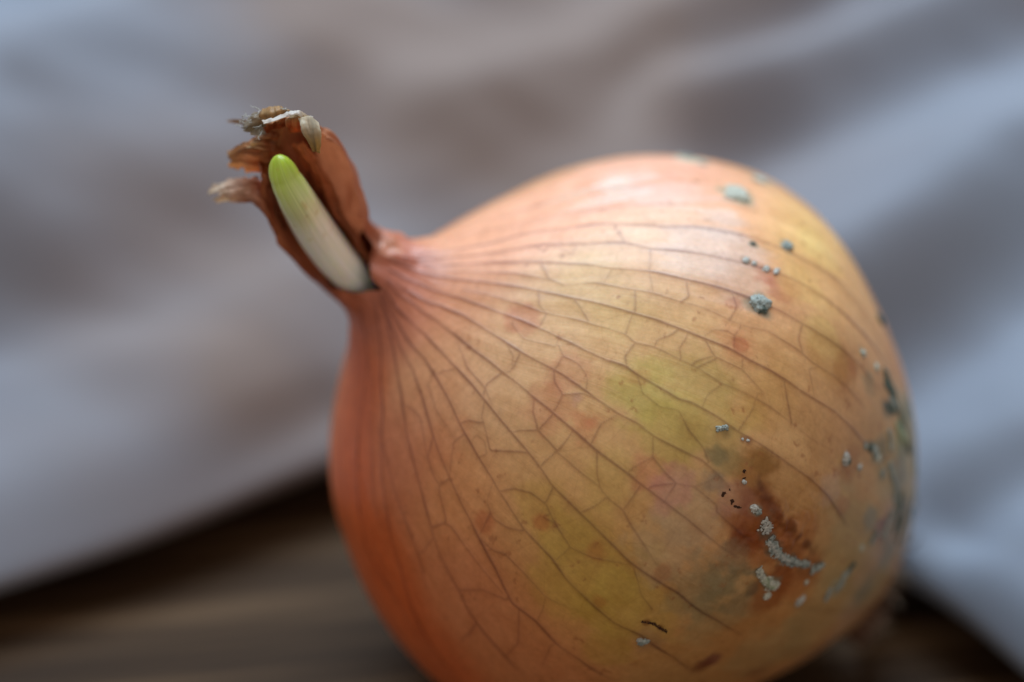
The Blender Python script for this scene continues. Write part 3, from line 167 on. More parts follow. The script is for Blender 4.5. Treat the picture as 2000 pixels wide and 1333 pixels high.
             'ctrl': [[[-1.51, 0.52, 34.13], [0.38, 0.82, 34.79], [1.39, 1.55, 34.95]], [[0.2, 2.24, 38.01], [3.07, 2.62, 38.89], [4.18, 3.12, 38.8]], [[-0.22, 3.54, 41.83], [3.73, 4.06, 42.71], [4.9, 4.89, 42.47]], [[0.79, 4.99, 44.74], [4.75, 5.71, 45.6], [5.87, 6.56, 45.49]], [[2.85, 6.51, 47.71], [5.81, 7.03, 48.39], [6.05, 7.68, 47.78]],
                      [[4.01, 7.22, 50.24], [5.99, 7.82, 50.69], [7.17, 8.58, 50.41]]],
             'name': 'inner_fold',
             'nu': 40,
             'nv': 90,
             'ragged': 0.08,
             'seed': 12,
             'side': 0.35,
             'streak': 0.4,
             'tint0': [0.41254261348390375, 0.12213877222960187, 0.04817182422688942],
             'tint1': [0.6583748172794485, 0.20507873639031693, 0.07618538148130785]},
            {'crinkle': 0.3,
             'ctrl': [[[-2.68, 0.76, 34.38], [-0.71, 1.2, 34.83]], [[-2.08, 2.23, 38.34], [0.91, 2.92, 38.94]], [[-1.93, 3.6, 40.72], [1.08, 4.42, 41.26]], [[-0.97, 4.68, 43.77], [2.25, 5.35, 43.75]], [[1.26, 5.03, 46.28], [3.41, 5.99, 46.27]]],
             'name': 'inner_fold',
             'nu': 30,
             'nv': 70,
             'ragged': 0.1,
             'seed': 13,
             'side': 0.3,
             'streak': 0.4,
             'tint0': [0.18782077230067787, 0.04518620438567554, 0.021219010376003555],
             'tint1': [0.41254261348390375, 0.12213877222960187, 0.04817182422688942]},
            {'crinkle': 0.25,
             'ctrl': [[[8.6, 7.99, 52.25], [8.94, 8.82, 51.37], [9.3, 9.21, 50.45], [8.76, 8.82, 49.07]], [[10.25, 8.84, 53.5], [11.1, 9.68, 52.72], [10.98, 10.1, 51.64], [10.44, 9.72, 50.27]], [[10.19, 9.66, 53.66], [11.52, 10.13, 53.02], [11.89, 10.54, 52.07], [11.33, 10.25, 50.75]]],
             'name': 'dry_leaf_tip',
             'nu': 50,
             'nv': 50,
             'ragged': 0.1,
             'seed': 21,
             'streak': 0.5,
             'tint0': [0.45641102318040466, 0.14126329114027164, 0.052860647023180246],
             'tint1': [0.5775804404296506, 0.4851499400560704, 0.3049873140698863]},
            {'crinkle': 0.16,
             'ctrl': [[[11.56, 9.74, 52.9], [12.34, 10.47, 52.28], [12.24, 10.46, 51.16]], [[12.4, 8.95, 52.13], [13.13, 9.53, 51.64], [12.96, 9.81, 50.7]], [[12.25, 8.4, 51.13], [12.93, 8.77, 50.78], [12.66, 9.0, 50.08]], [[11.68, 7.82, 49.86], [11.79, 7.9, 49.58], [11.89, 8.08, 49.31]]],
             'name': 'dry_leaf_tip',
             'nu': 40,
             'nv': 50,
             'ragged': 0.1,
             'seed': 22,
             'streak': 0.5,
             'tint0': [0.7529422167760779, 0.7304607400903537, 0.6104955708078648],
             'tint1': [0.4851499400560704, 0.3762621229909065, 0.1714411007328226]},
            {'crinkle': 0.14,
             'ctrl': [[[10.56, 7.34, 55.48], [11.33, 8.12, 54.88], [11.63, 9.17, 54.1], [11.88, 9.94, 53.48], [11.7, 10.05, 52.54], [12.05, 10.37, 51.64]], [[9.94, 7.77, 55.41], [10.76, 8.57, 54.96], [11.06, 9.56, 54.19], [11.33, 10.32, 53.51], [11.61, 10.57, 52.79], [11.4, 10.78, 51.67]]],
             'label': 'bright white folded edge of the dry neck',
             'name': 'dry_leaf_tip',
             'nu': 90,
             'nv': 36,
             'ragged': 0.45,
             'seed': 23,
             'streak': 0.12,
             'tint0': [0.8713671191987972, 0.8713671191987972, 0.8713671191987972],
             'tint1': [0.8713671191987972, 0.8713671191987972, 0.8549926081242338]},
            {'crinkle': 0.18,
             'ctrl': [[[7.53, 7.53, 54.99], [8.85, 8.34, 54.36], [9.15, 9.34, 53.59], [9.39, 10.12, 52.96]], [[7.38, 8.09, 55.37], [8.71, 8.92, 54.7], [8.96, 9.7, 54.08], [9.25, 10.1, 53.33]], [[6.34, 8.72, 55.28], [7.63, 9.41, 54.73], [7.9, 9.89, 54.03], [8.12, 10.04, 53.46]]],
             'name': 'dry_leaf_tip',
             'nu': 50,
             'nv': 40,
             'ragged': 0.12,
             'seed': 24,
             'streak': 0.4,
             'tint0': [0.5149176653765214, 0.3277780980565422, 0.14126329114027164],
             'tint1': [0.5775804404296506, 0.3762621229909065, 0.1714411007328226]},
            {'crinkle': 0.45,
             'ctrl': [[[6.89, 7.45, 53.86], [6.7, 7.93, 54.36], [6.5, 8.41, 54.87]], [[6.61, 6.83, 54.59], [6.9, 7.3, 55.22], [6.26, 8.34, 55.49]], [[6.46, 5.98, 54.97], [6.7, 6.48, 55.72], [6.17, 7.6, 55.71]], [[6.21, 5.77, 55.62], [6.01, 6.26, 56.12], [6.06, 7.16, 56.0]]],
             'name': 'dry_leaf_tip',
             'nu': 50,
             'nv': 50,
             'ragged': 0.5,
             'seed': 25,
             'streak': 0.8,
             'tint0': [0.4019777798321958, 0.3049873140698863, 0.18782077230067787],
             'tint1': [0.5149176653765214, 0.467783796112159, 0.39157247774972326]},
            {'crinkle': 0.4, 'ctrl': [[[6.52, 6.95, 53.44], [6.29, 7.38, 54.02]], [[6.71, 6.19, 54.32], [6.47, 6.7, 54.96]], [[6.45, 5.84, 55.0], [6.19, 6.22, 55.66]]], 'name': 'dry_leaf_tip', 'nu': 40, 'nv': 40, 'ragged': 0.5, 'seed': 26, 'streak': 0.8, 'tint0': [0.5149176653765214, 0.467783796112159, 0.39157247774972326], 'tint1': [0.5149176653765214, 0.45641102318040466, 0.3762621229909065]},
            {'crinkle': 0.1,
             'ctrl': [[[2.42, 6.77, 54.33], [2.21, 7.12, 54.87]], [[1.09, 6.41, 54.99], [0.94, 6.69, 55.38]], [[-0.29, 5.97, 55.78], [-0.29, 6.15, 55.77]]],
             'name': 'dry_leaf_tip',
             'nu': 20,
             'nv': 30,
             'ragged': 0.1,
             'seed': 27,
             'streak': 0.3,
             'tint0': [0.4019777798321958, 0.26225065752969623, 0.11443537382697373],
             'tint1': [0.4019777798321958, 0.24228112246555486, 0.10224173308810132]},
            {'crinkle': 0.35,
             'ctrl': [[[4.31, 4.14, 49.48], [4.06, 5.5, 50.12], [3.83, 6.89, 50.72], [3.66, 7.99, 51.14]], [[3.84, 3.33, 50.67], [4.98, 4.73, 51.88], [5.25, 6.13, 52.56], [5.17, 7.41, 52.77]], [[2.28, 2.59, 51.94], [3.88, 4.08, 53.32], [4.76, 5.27, 53.83], [4.82, 6.32, 53.68]], [[0.85, 2.16, 52.85], [2.01, 3.2, 53.99], [2.43, 3.79, 54.3], [2.99, 4.88, 54.23]],
                      [[-0.54, 2.3, 53.65], [0.26, 2.71, 54.35], [0.74, 3.16, 54.52], [1.31, 3.92, 54.41]]],
             'name': 'dry_leaf_tip',
             'nu': 90,
             'nv': 70,
             'ragged': 0.35,
             'seed': 28,
             'streak': 0.75,
             'tint0': [0.5457244613701866, 0.18782077230067787, 0.07036009569659588],
             'tint1': [0.6795424696330938, 0.45641102318040466, 0.24228112246555486]},
            {'crinkle': 0.35,
             'ctrl': [[[5.66, 5.77, 51.52], [5.52, 6.84, 51.88], [5.49, 7.73, 51.96]], [[6.1, 5.29, 53.15], [6.5, 6.13, 53.51], [6.03, 6.96, 53.31]], [[4.68, 4.66, 54.02], [5.13, 5.41, 54.26], [5.2, 6.01, 54.06]]],
             'name': 'dry_leaf_tip',
             'nu': 60,
             'nv': 50,
             'ragged': 0.4,
             'seed': 29,
             'streak': 0.7,
             'tint0': [0.4851499400560704, 0.1559264637078274, 0.06124605423161761],
             'tint1': [0.6104955708078648, 0.45641102318040466, 0.26225065752969623]},
            {'crinkle': 0.28,
             'ctrl': [[[4.58, -1.21, 46.05], [4.2, -0.06, 47.01], [2.82, 1.32, 47.79], [2.41, 2.72, 48.84]], [[4.74, -0.08, 48.37], [4.39, 0.98, 49.28], [3.09, 2.09, 49.85], [1.83, 3.15, 50.34]], [[3.03, 0.29, 50.02], [3.78, 0.99, 50.85], [3.55, 1.79, 51.44], [2.44, 2.64, 51.52]], [[1.56, -0.27, 51.01], [2.83, 0.24, 51.91], [2.63, 0.91, 52.42], [1.07, 1.7, 52.29]],
                      [[0.21, -1.12, 51.73], [0.95, -0.67, 52.58], [0.78, -0.12, 53.01], [-0.25, 0.49, 52.92]], [[-1.19, -2.0, 52.56], [-0.92, -1.78, 53.26], [-1.06, -1.4, 53.6], [-1.58, -0.86, 53.58]]],
             'name': 'dry_leaf_tip',
             'nu': 70,
             'nv': 80,
             'ragged': 0.3,
             'seed': 30,
             'streak': 0.5,
             'tint0': [0.5775804404296506, 0.2232279573168085, 0.11443537382697373],
             'tint1': [0.8307698767746546, 0.7304607400903537, 0.6104955708078648]},
            {'crinkle': 0.2,
             'ctrl': [[[0.43, 1.19, 51.18], [0.25, 1.74, 51.62]], [[-0.4, 0.24, 51.91], [-0.56, 0.68, 52.34]], [[-1.24, -0.63, 52.7], [-1.4, -0.3, 53.11]], [[-1.9, -1.05, 53.01], [-1.97, -0.82, 53.2]]],
             'name': 'dry_leaf_tip',
             'nu': 30,
             'nv': 40,
             'ragged': 0.4,
             'seed': 31,
             'streak': 0.7,
             'tint0': [0.45641102318040466, 0.18782077230067787, 0.07036009569659588],
             'tint1': [0.4851499400560704, 0.3049873140698863, 0.14126329114027164]},
            {'crinkle': 0.4,
             'ctrl': [[[5.66, -5.7, -31.01], [5.92, -1.58, -31.68], [5.06, 3.1, -32.22]], [[2.18, -5.88, -35.85], [2.42, -2.34, -36.47], [1.34, 2.84, -36.45]], [[-0.69, -6.46, -39.51], [-0.49, -2.68, -40.02], [-1.66, 2.98, -39.77]]],
             'name': 'loose_skin',
             'nu': 60,
             'nv': 40,
             'ragged': 0.5,
             'seed': 41,
             'streak': 0.6,
             'tint0': [0.1714411007328226, 0.07618538148130785, 0.0382043715953465],
             'tint1': [0.35153259950043936, 0.26225065752969623, 0.20507873639031693]},
            {'crinkle': 0.35,
             'ctrl': [[[-2.07, 0.79, 35.57], [0.81, 1.33, 36.44]], [[-1.47, 2.56, 39.52], [2.48, 3.28, 40.42]], [[-0.38, 3.86, 42.25], [3.61, 4.58, 43.01]], [[0.69, 4.68, 45.01], [3.74, 5.53, 45.44]], [[1.96, 5.45, 47.26], [4.02, 6.23, 47.48]]],
             'name': 'inner_fold',
             'nu': 30,
             'nv': 80,
             'ragged': 0.2,
             'seed': 51,
             'side': 0.3,
             'streak': 0.6,
             'tint0': [0.18782077230067787, 0.04817182422688942, 0.021219010376003555],
             'tint1': [0.35153259950043936, 0.09758734714186246, 0.0382043715953465]},
            {'crinkle': 0.35,
             'ctrl': [[[-0.73, -1.05, 43.13], [-1.47, -0.55, 42.29]], [[1.27, 0.48, 46.26], [-0.45, 0.96, 45.16]], [[2.45, 2.18, 48.75], [0.73, 2.82, 47.64]], [[3.82, 3.89, 50.73], [2.14, 4.66, 49.54]], [[5.46, 5.42, 52.03], [3.79, 6.41, 50.82]]],
             'name': 'inner_fold',
             'nu': 30,
             'nv': 80,
             'ragged': 0.25,
             'seed': 52,
             'side': 0.3,
             'streak': 0.6,
             'tint0': [0.18782077230067787, 0.04817182422688942, 0.021219010376003555],
             'tint1': [0.5149176653765214, 0.18782077230067787, 0.08021982031446832]}],
 'sprout': [(-2.532, -1.731, 31.25, 1.586), (0.29, -0.602, 35.572, 1.819), (1.91, 0.231, 39.125, 2.052), (3.392, 1.285, 42.478, 2.099), (5.762, 2.482, 45.759, 1.959), (7.943, 3.541, 48.422, 1.772), (8.217, 4.316, 49.921, 1.539), (8.314, 5.771, 51.872, 0.14)],
 'tail': [[0.003, 1.083, 37.409, 4.193, 3.564], [1.789, 1.821, 40.809, 4.145, 3.316], [3.412, 3.106, 43.527, 4.881, 3.904], [4.765, 4.586, 46.113, 4.908, 3.926], [5.945, 6.147, 48.591, 4.446, 3.334], [6.978, 7.393, 50.895, 3.577, 2.325], [7.707, 8.668, 52.328, 2.491, 1.246]],
 'wrinkle': (31.21, 0.76, -4.34),
 'zk': [-33.5, -33.0, -31.5, -28.0, -22.0, -12.0, 0.0, 10.0, 18.0, 23.0, 26.0, 28.5, 30.5, 32.5],
 'zo': [-34.0, -15.0, 0.0, 12.0, 20.0, 25.0, 29.0, 32.5]}
ROT = np.array([[0.306796, -0.874925, 0.374676], [0.53626, 0.484129, 0.691408], [-0.786321, -0.011197, 0.617716]])          # onion axes (rows) in the world
HGT = 28.841                    # height of the bulb centre above the table, mm

def to_world(P):
    return (np.asarray(P, float) @ ROT + np.array([0, 0, HGT])) * 0.001

# ------------------------------------------------------------------ helpers
def new_mat(name):
    m = bpy.data.materials.new(name); m.use_nodes = True
    nt = m.node_tree; return m, nt, nt.nodes, nt.links, nt.nodes["Principled BSDF"]

def ramp(nodes, stops):
    r = nodes.new("ShaderNodeValToRGB"); e = r.color_ramp.elements
    while len(e) < len(stops): e.new(0.5)
    for el, (p, c) in zip(e, stops):
        el.position = p; el.color = (*c, 1) if len(c) == 3 else c
    return r

def noise(nodes, links, vec, scale, detail=4, rough=0.55, dist=0.0):
    n = nodes.new("ShaderNodeTexNoise"); n.inputs["Scale"].default_value = scale
    n.inputs["Detail"].default_value = detail; n.inputs["Roughness"].default_value = rough
    n.inputs["Distortion"].default_value = dist
    if vec is not None: links.new(vec, n.inputs["Vector"])
    return n

def mapping(nodes, links, vec, scale, rot=(0, 0, 0)):
    m = nodes.new("ShaderNodeMapping"); m.inputs["Scale"].default_value = scale; m.inputs["Rotation"].default_value = rot
    links.new(vec, m.inputs["Vector"]); return m

def mix(nodes, links, a, b, fac, mode='MIX'):
    n = nodes.new("ShaderNodeMix"); n.data_type = 'RGBA'; n.blend_type = mode
    for s, v in ((n.inputs[0], fac), (n.inputs[6], a), (n.inputs[7], b)):
        if hasattr(v, 'links'): links.new(v, s)
        elif isinstance(v, (int, float)): s.default_value = v
        else: s.default_value = (*v, 1)
    return n.outputs[2]

def obj(name, verts, faces, material, parent=None, smooth=True):
    me = bpy.data.meshes.new(name)
    verts = np.ascontiguousarray(verts, dtype=np.float32); faces = np.ascontiguousarray(faces, dtype=np.int32)
    me.vertices.add(len(verts)); me.vertices.foreach_set("co", verts.ravel())
    k = faces.shape[1]
    me.loops.add(faces.size); me.loops.foreach_set("vertex_index", faces.ravel())
    me.polygons.add(len(faces))
    me.polygons.foreach_set("loop_start", np.arange(0, faces.size, k, dtype=np.int32))
    me.polygons.foreach_set("loop_total", np.full(len(faces), k, dtype=np.int32))
    me.update(calc_edges=True); me.validate()
    if smooth: me.polygons.foreach_set("use_smooth", np.ones(len(me.polygons), dtype=bool))
    me.materials.append(material)
    o = bpy.data.objects.new(name, me); COL.objects.link(o)
    if parent is not None: o.parent = parent
    return o

def colour_attr(o, name, cols):
    a = o.data.attributes.new(name, 'FLOAT_COLOR', 'POINT')
    c = np.ones((len(cols), 4), np.float32); c[:, :3] = cols
    a.data.foreach_set("color", c.ravel())

def float_attr(o, name, vals):
    a = o.data.attributes.new(name, 'FLOAT', 'POINT'); a.data.foreach_set("value", np.asarray(vals, np.float32))

def grid_faces(nr, nc, wrap=False):
    i = np.arange(nr - 1)[:, None]; j = np.arange(nc if wrap else nc - 1)[None, :]
    a = i * nc + j; b = i * nc + (j + 1) % nc
    return np.stack([a, b, b + nc, a + nc], -1)

#GRID-BEGIN
def vnoise(p, seed=0):
    p = np.asarray(p, np.float32); i = np.floor(p).astype(np.int64); f = (p - i).astype(np.float32)
    f = f * f * (3 - 2 * f)
    out = np.zeros(p.shape[:-1], np.float32)
    for dx in (0, 1):
        for dy in (0, 1):
            for dz in (0, 1):
                h = ((i[..., 0] + dx) * 73856093) ^ ((i[..., 1] + dy) * 19349663) ^ ((i[..., 2] + dz) * 83492791) ^ (seed * 2654435761 & 0x7fffffff)
                h = (h ^ (h >> 13)) * 1274126177; h = h & 0x7fffffff
                h = ((h ^ (h >> 15)) & 0xffff).astype(np.float32) / 65535.0
                w = (f[..., 0] if dx else 1 - f[..., 0]) * (f[..., 1] if dy else 1 - f[..., 1]) * (f[..., 2] if dz else 1 - f[..., 2])
                out += w * h
    return out
def fbm(p, scale, octaves=3, seed=0):
    t = 0; a = 1.0; n = 0; p = np.asarray(p, np.float32) * scale
    for k in range(octaves):
        t = t + a * vnoise(p, seed + k); n += a; a *= 0.5; p = p * 2.03 + 7.1
    return t / n
def smooth(a, b, x):
    t = np.clip((x - a) / (b - a), 0, 1); return t * t * (3 - 2 * t)
def herm(xk, yk, x):
    xk = np.asarray(xk, float); yk = np.asarray(yk, float)
    m = np.gradient(yk, xk, axis=0); i = np.clip(np.searchsorted(xk, x) - 1, 0, len(xk) - 2)
    h = xk[i + 1] - xk[i]; t = (x - xk[i]) / h
    if yk.ndim > 1: h = h[:, None]; t = t[:, None]
    return (2*t**3-3*t**2+1)*yk[i] + (t**3-2*t**2+t)*h*m[i] + (-2*t**3+3*t**2)*yk[i+1] + (t**3-t**2)*h*m[i+1]
SEAM = math.radians(-8)
def skin_grid(DATA, nr, nfront, nback):
    """rows run from the root to the tip of the neck, columns round the onion from the slit"""
    zk = np.array(DATA['zk']); rk = np.array(DATA['rk'])
    tail = np.array(DATA['tail'])                        # cx cy cz r1 r2 of the neck stations
    zb = np.linspace(zk[0], zk[-1], 400); rb = np.maximum(herm(zk, rk, zb), 0.15)
    cb = np.stack([0 * zb, herm(DATA['zo'], DATA['off'], zb), zb], 1)
    kn = np.concatenate([[[*cb[k], rb[k], rb[k]] for k in (388, 399)], tail])
    cum = np.concatenate([[0], np.cumsum(np.linalg.norm(np.diff(kn[:, :3], axis=0), axis=1))])
    tt = np.linspace(cum[1], cum[-1], 300)[1:]
    tl = herm(cum, kn, tt)
    full = np.concatenate([np.concatenate([cb, rb[:, None], rb[:, None]], 1), tl])
    u = np.concatenate([(zb - zk[-1])/5.0, np.interp(tt, cum[1:], np.arange(len(cum) - 1))])   # neck station number
    arc = np.concatenate([[0], np.cumsum(np.hypot(np.linalg.norm(np.diff(full[:, :3], axis=0), axis=1), np.diff(full[:, 3])))])
    arc /= arc[-1]
    v = np.linspace(0, 1, nr)
    rows = np.stack([np.interp(v, arc, full[:, k]) for k in range(5)], 1); uu = np.interp(v, arc, u)
    T = np.gradient(rows[:, :3], axis=0); T /= np.linalg.norm(T, axis=1)[:, None]
    w = smooth(-0.35, 1.1, uu)[:, None]
    T = T * w + np.array([0, 0, 1.0]) * (1 - w); T /= np.linalg.norm(T, axis=1)[:, None]
    e2 = np.array([1.0, 0, 0]) - T * T[:, :1]; e2 /= np.linalg.norm(e2, axis=1)[:, None]
    e1 = np.cross(T, e2)
    lo, hi = math.radians(-105), math.radians(105)
    # dense columns on the seam's side of the onion, sparse ones behind
    th = np.concatenate([np.linspace(SEAM, hi, int(nfront * (hi - SEAM) / (hi - lo)), endpoint=False),
                         np.linspace(hi, lo + 2*math.pi, nback, endpoint=False),
                         np.linspace(lo + 2*math.pi, SEAM + 2*math.pi, int(nfront * (SEAM - lo) / (hi - lo)), endpoint=False)])
    op = np.array(DATA['opening'])                       # station, left edge, right edge of the torn opening (degrees)
    L = np.interp(uu, op[:, 0], op[:, 1]); R = np.interp(uu, op[:, 0], op[:, 2])
    L = np.where(uu < op[0, 0], -8, L); R = np.where(uu < op[0, 0], -8, R)
    n1 = vnoise(np.stack([uu*2.6, uu*0, uu*0], 1), 3) - .5; n2 = vnoise(np.stack([uu*3.1, uu*0+5, uu*0], 1), 4) - .5
    k = smooth(op[0, 0], op[0, 0] + 1.2, uu)
    L = np.radians(L + 22*n1*k); R = np.radians(R + 12*n2*k)
    TH = R[:, None] + (th[None, :] - SEAM) / (2*math.pi) * (L + 2*math.pi - R)[:, None]
    P = rows[:, None, :3] + rows[:, None, 3:4]*np.sin(TH)[..., None]*e1[:, None] + rows[:, None, 4:5]*np.cos(TH)[..., None]*e2[:, None]
    N = np.sin(TH)[..., None]*e1[:, None] + np.cos(TH)[..., None]*e2[:, None]
    # low lumps, lengthwise ribs, and the pleats of the withered neck
    q = np.stack([np.cos(TH), np.sin(TH), np.broadcast_to(v[:, None]*1.1, TH.shape)], -1)
    lump = fbm(q, 2.2, 2, 11) - .5
    rib = fbm(np.stack([np.cos(TH)*9, np.sin(TH)*9, np.broadcast_to(v[:, None]*2.2, TH.shape)], -1), 1.0, 2, 21) - .5
    nk = smooth(-0.8, 2.0, uu)[:, None]
    pleat = np.sin(TH*11 + 3*vnoise(np.stack([TH*1.5, np.broadcast_to(uu[:, None]*.7, TH.shape), 0*TH], -1), 8)) * .35 + (vnoise(np.stack([np.cos(TH)*4, np.sin(TH)*4, np.broadcast_to(uu[:, None]*1.3, TH.shape)], -1), 9) - .5)
    r = rows[:, None, 3]
    disp = lump*0.9*np.minimum(1, r/20) + rib*0.30*np.minimum(1, r/15) + pleat*0.55*nk
    # the knot of wrinkled skin where the neck bends
    du = uu[:, None] - 0.35; dth = np.degrees((TH + math.pi) % (2*math.pi) - math.pi)
    knot = np.exp(-(du/0.55)**2 - ((dth - 78)/42)**2)
    disp = disp + knot*(0.15 + 0.8*(vnoise(np.stack([dth/13, np.broadcast_to(uu[:, None]*5, TH.shape), 0*TH], -1), 14) - .5))
    P = P + N*disp[..., None]
    return P, N, TH, th, v, uu, op[0, 0]
#GRID-END

# ------------------------------------------------------------------ setting: table and cloth
m_wood, nt, nd, lk, bs = new_mat("dark_wood")
tc = nd.new("ShaderNodeTexCoord")
mp = mapping(nd, lk, tc.outputs["Object"], (1, 1, 1), (0, 0, math.radians(-9)))
mp2 = mapping(nd, lk, mp.outputs[0], (4, 88, 20))
n1 = noise(nd, lk, mp2.outputs[0], 1.6, 6, 0.62, 0.4)
n2 = noise(nd, lk, mapping(nd, lk, mp.outputs[0], (20, 420, 20)).outputs[0], 1.0, 4, 0.6)
r1 = ramp(nd, [(0.36, (0.015, 0.0070, 0.0030)), (0.50, (0.046, 0.0245, 0.0118)), (0.64, (0.118, 0.068, 0.035))])
lk.new(n1.outputs[0], r1.inputs[0])
c = mix(nd, lk, r1.outputs[0], n2.outputs[0], 0.35, 'OVERLAY')
lk.new(c, bs.inputs["Base Color"]); bs.inputs["Roughness"].default_value = 0.6; bs.inputs["Specular IOR Level"].default_value = 0.06
bp = nd.new("ShaderNodeBump"); bp.inputs["Strength"].default_value = 0.25; bp.inputs["Distance"].default_value = 0.0006
lk.new(n2.outputs[0], bp.inputs["Height"]); lk.new(bp.outputs[0], bs.inputs["Normal"])

def box(name, x0, x1, y0, y1, z0, z1, m, bevel=0.0):
    bm = bmesh.new(); bmesh.ops.create_cube(bm, size=1)
    for v in bm.verts: v.co = ((x0+x1)/2 + v.co.x*(x1-x0), (y0+y1)/2 + v.co.y*(y1-y0), (z0+z1)/2 + v.co.z*(z1-z0))
    if bevel: bmesh.ops.bevel(bm, geom=bm.edges[:], offset=bevel, segments=3, affect='EDGES')
    me = bpy.data.meshes.new(name); bm.to_mesh(me); bm.free(); me.materials.append(m)
    o = bpy.data.objects.new(name, me); COL.objects.link(o); return o
table = box("tabletop", -0.6, 0.6, -0.25, 0.75, -0.025, 0.0, m_wood, 0.003)
table['kind'] = 'structure'; table['label'] = 'dark brown wooden tabletop with fine grain under the onion'

m_cloth, nt, nd, lk, bs = new_mat("grey_cloth")
tc = nd.new("ShaderNodeTexCoord")
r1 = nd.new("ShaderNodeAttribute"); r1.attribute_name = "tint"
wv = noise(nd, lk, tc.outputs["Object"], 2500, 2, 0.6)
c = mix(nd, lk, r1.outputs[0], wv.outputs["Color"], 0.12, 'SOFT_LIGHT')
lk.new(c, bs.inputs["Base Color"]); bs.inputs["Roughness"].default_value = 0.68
bs.inputs["Specular IOR Level"].default_value = 0.22
bs.inputs["Sheen Weight"].default_value = 0.15
bp = nd.new("ShaderNodeBump"); bp.inputs["Strength"].default_value = 0.15; bp.inputs["Distance"].default_value = 0.0002
lk.new(wv.outputs[0], bp.inputs["Height"]); lk.new(bp.outputs[0], bs.inputs["Normal"])

def build_cloth():
    nx, ny = 420, 420
    x = np.linspace(-170, 190, nx)
    e = np.array(DATA['cloth_edge']); ye = np.interp(x, e[:, 0], e[:, 1])
    ker = np.exp(-np.linspace(-2.5, 2.5, 25)**2); ye = np.convolve(np.pad(ye, 12, mode='edge'), ker/ker.sum(), 'valid')
    rr = 2.2                                               # the rolled hem
    s = np.concatenate([np.linspace(-16, -rr, 14), np.linspace(-rr, 0, 12)[1:], np.linspace(0, 330, ny)[1:]**1.0])
    S, Xg = np.meshgrid(s, x, indexing='ij'); YE = np.broadcast_to(ye, S.shape)
    Yg = YE + np.abs(S) 
    top = 7.0 * np.ones_like(S) + 27.0*(1 - np.exp(-np.abs(S)/46))
    for kind, pts, amp, wid in DATA['folds']:
        pts = np.array(pts); d2 = np.full(S.shape, 1e9)
        for a, b in zip(pts[:-1], pts[1:]):
            ab = b - a; t = np.clip(((Xg-a[0])*ab[0] + (Yg-a[1])*ab[1]) / (ab @ ab), 0, 1)
            d2 = np.minimum(d2, (Xg - a[0] - t*ab[0])**2 + (Yg - a[1] - t*ab[1])**2)
        top = top + amp*np.exp(-d2/wid**2)*smooth(-1, 12, np.abs(S))
    q = np.stack([Xg, Yg*1.5, 0*Xg], -1)
    top = top + (fbm(q, 1/38., 3, 31) - .5)*6*smooth(0, 25, np.abs(S)) + (fbm(q, 1/15., 2, 34) - .5)*1.6*smooth(4, 30, np.abs(S)) + (fbm(q[..., [0, 2, 2]], 1/30., 2, 37) - .5)*3.0
    top = np.maximum(top, 3.0)
    ang = np.clip((S + rr) / rr, 0, 1)
    t = np.clip(np.abs(S)/2.5, 0, 1)
    zup = top - (top*0.06)*(1 - np.sqrt(1 - (1-t)**2))
    zlo = np.clip(top*0.94 - np.sqrt(np.clip(np.abs(S)/4, 0, 1))*top*0.6, 0.7, None)
    Zg = np.where(S >= 0, zup, zlo)
    V = np.stack([Xg, Yg, Zg], -1).reshape(-1, 3)*0.001
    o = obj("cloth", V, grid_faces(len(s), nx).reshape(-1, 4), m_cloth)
    br = np.zeros(S.shape)                                 # warm brown shade painted into the cloth colour as soft patches
    for x0, y0, rad, st in DATA['cloth_brown_shade']:
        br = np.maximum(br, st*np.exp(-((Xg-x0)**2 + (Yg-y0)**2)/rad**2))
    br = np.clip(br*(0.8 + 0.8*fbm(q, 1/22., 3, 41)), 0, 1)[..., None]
    colour_attr(o, "tint", (np.array([.196, .224, .280])*(1 - br) + br*np.array([.196, .142, .122])).reshape(-1, 3))  # bluish lit tone blended into the brown shaded tone
    o['label'] = 'crumpled grey cloth spread behind the onion with diagonal folds'; o['category'] = 'cloth'
build_cloth()

# ------------------------------------------------------------------ the onion
onion = bpy.data.objects.new("onion", None); COL.objects.link(onion); onion.empty_display_size = 0.02
onion['label'] = 'sprouting brown onion with veined skin and mould specks lying on the table'; onion['category'] = 'onion'

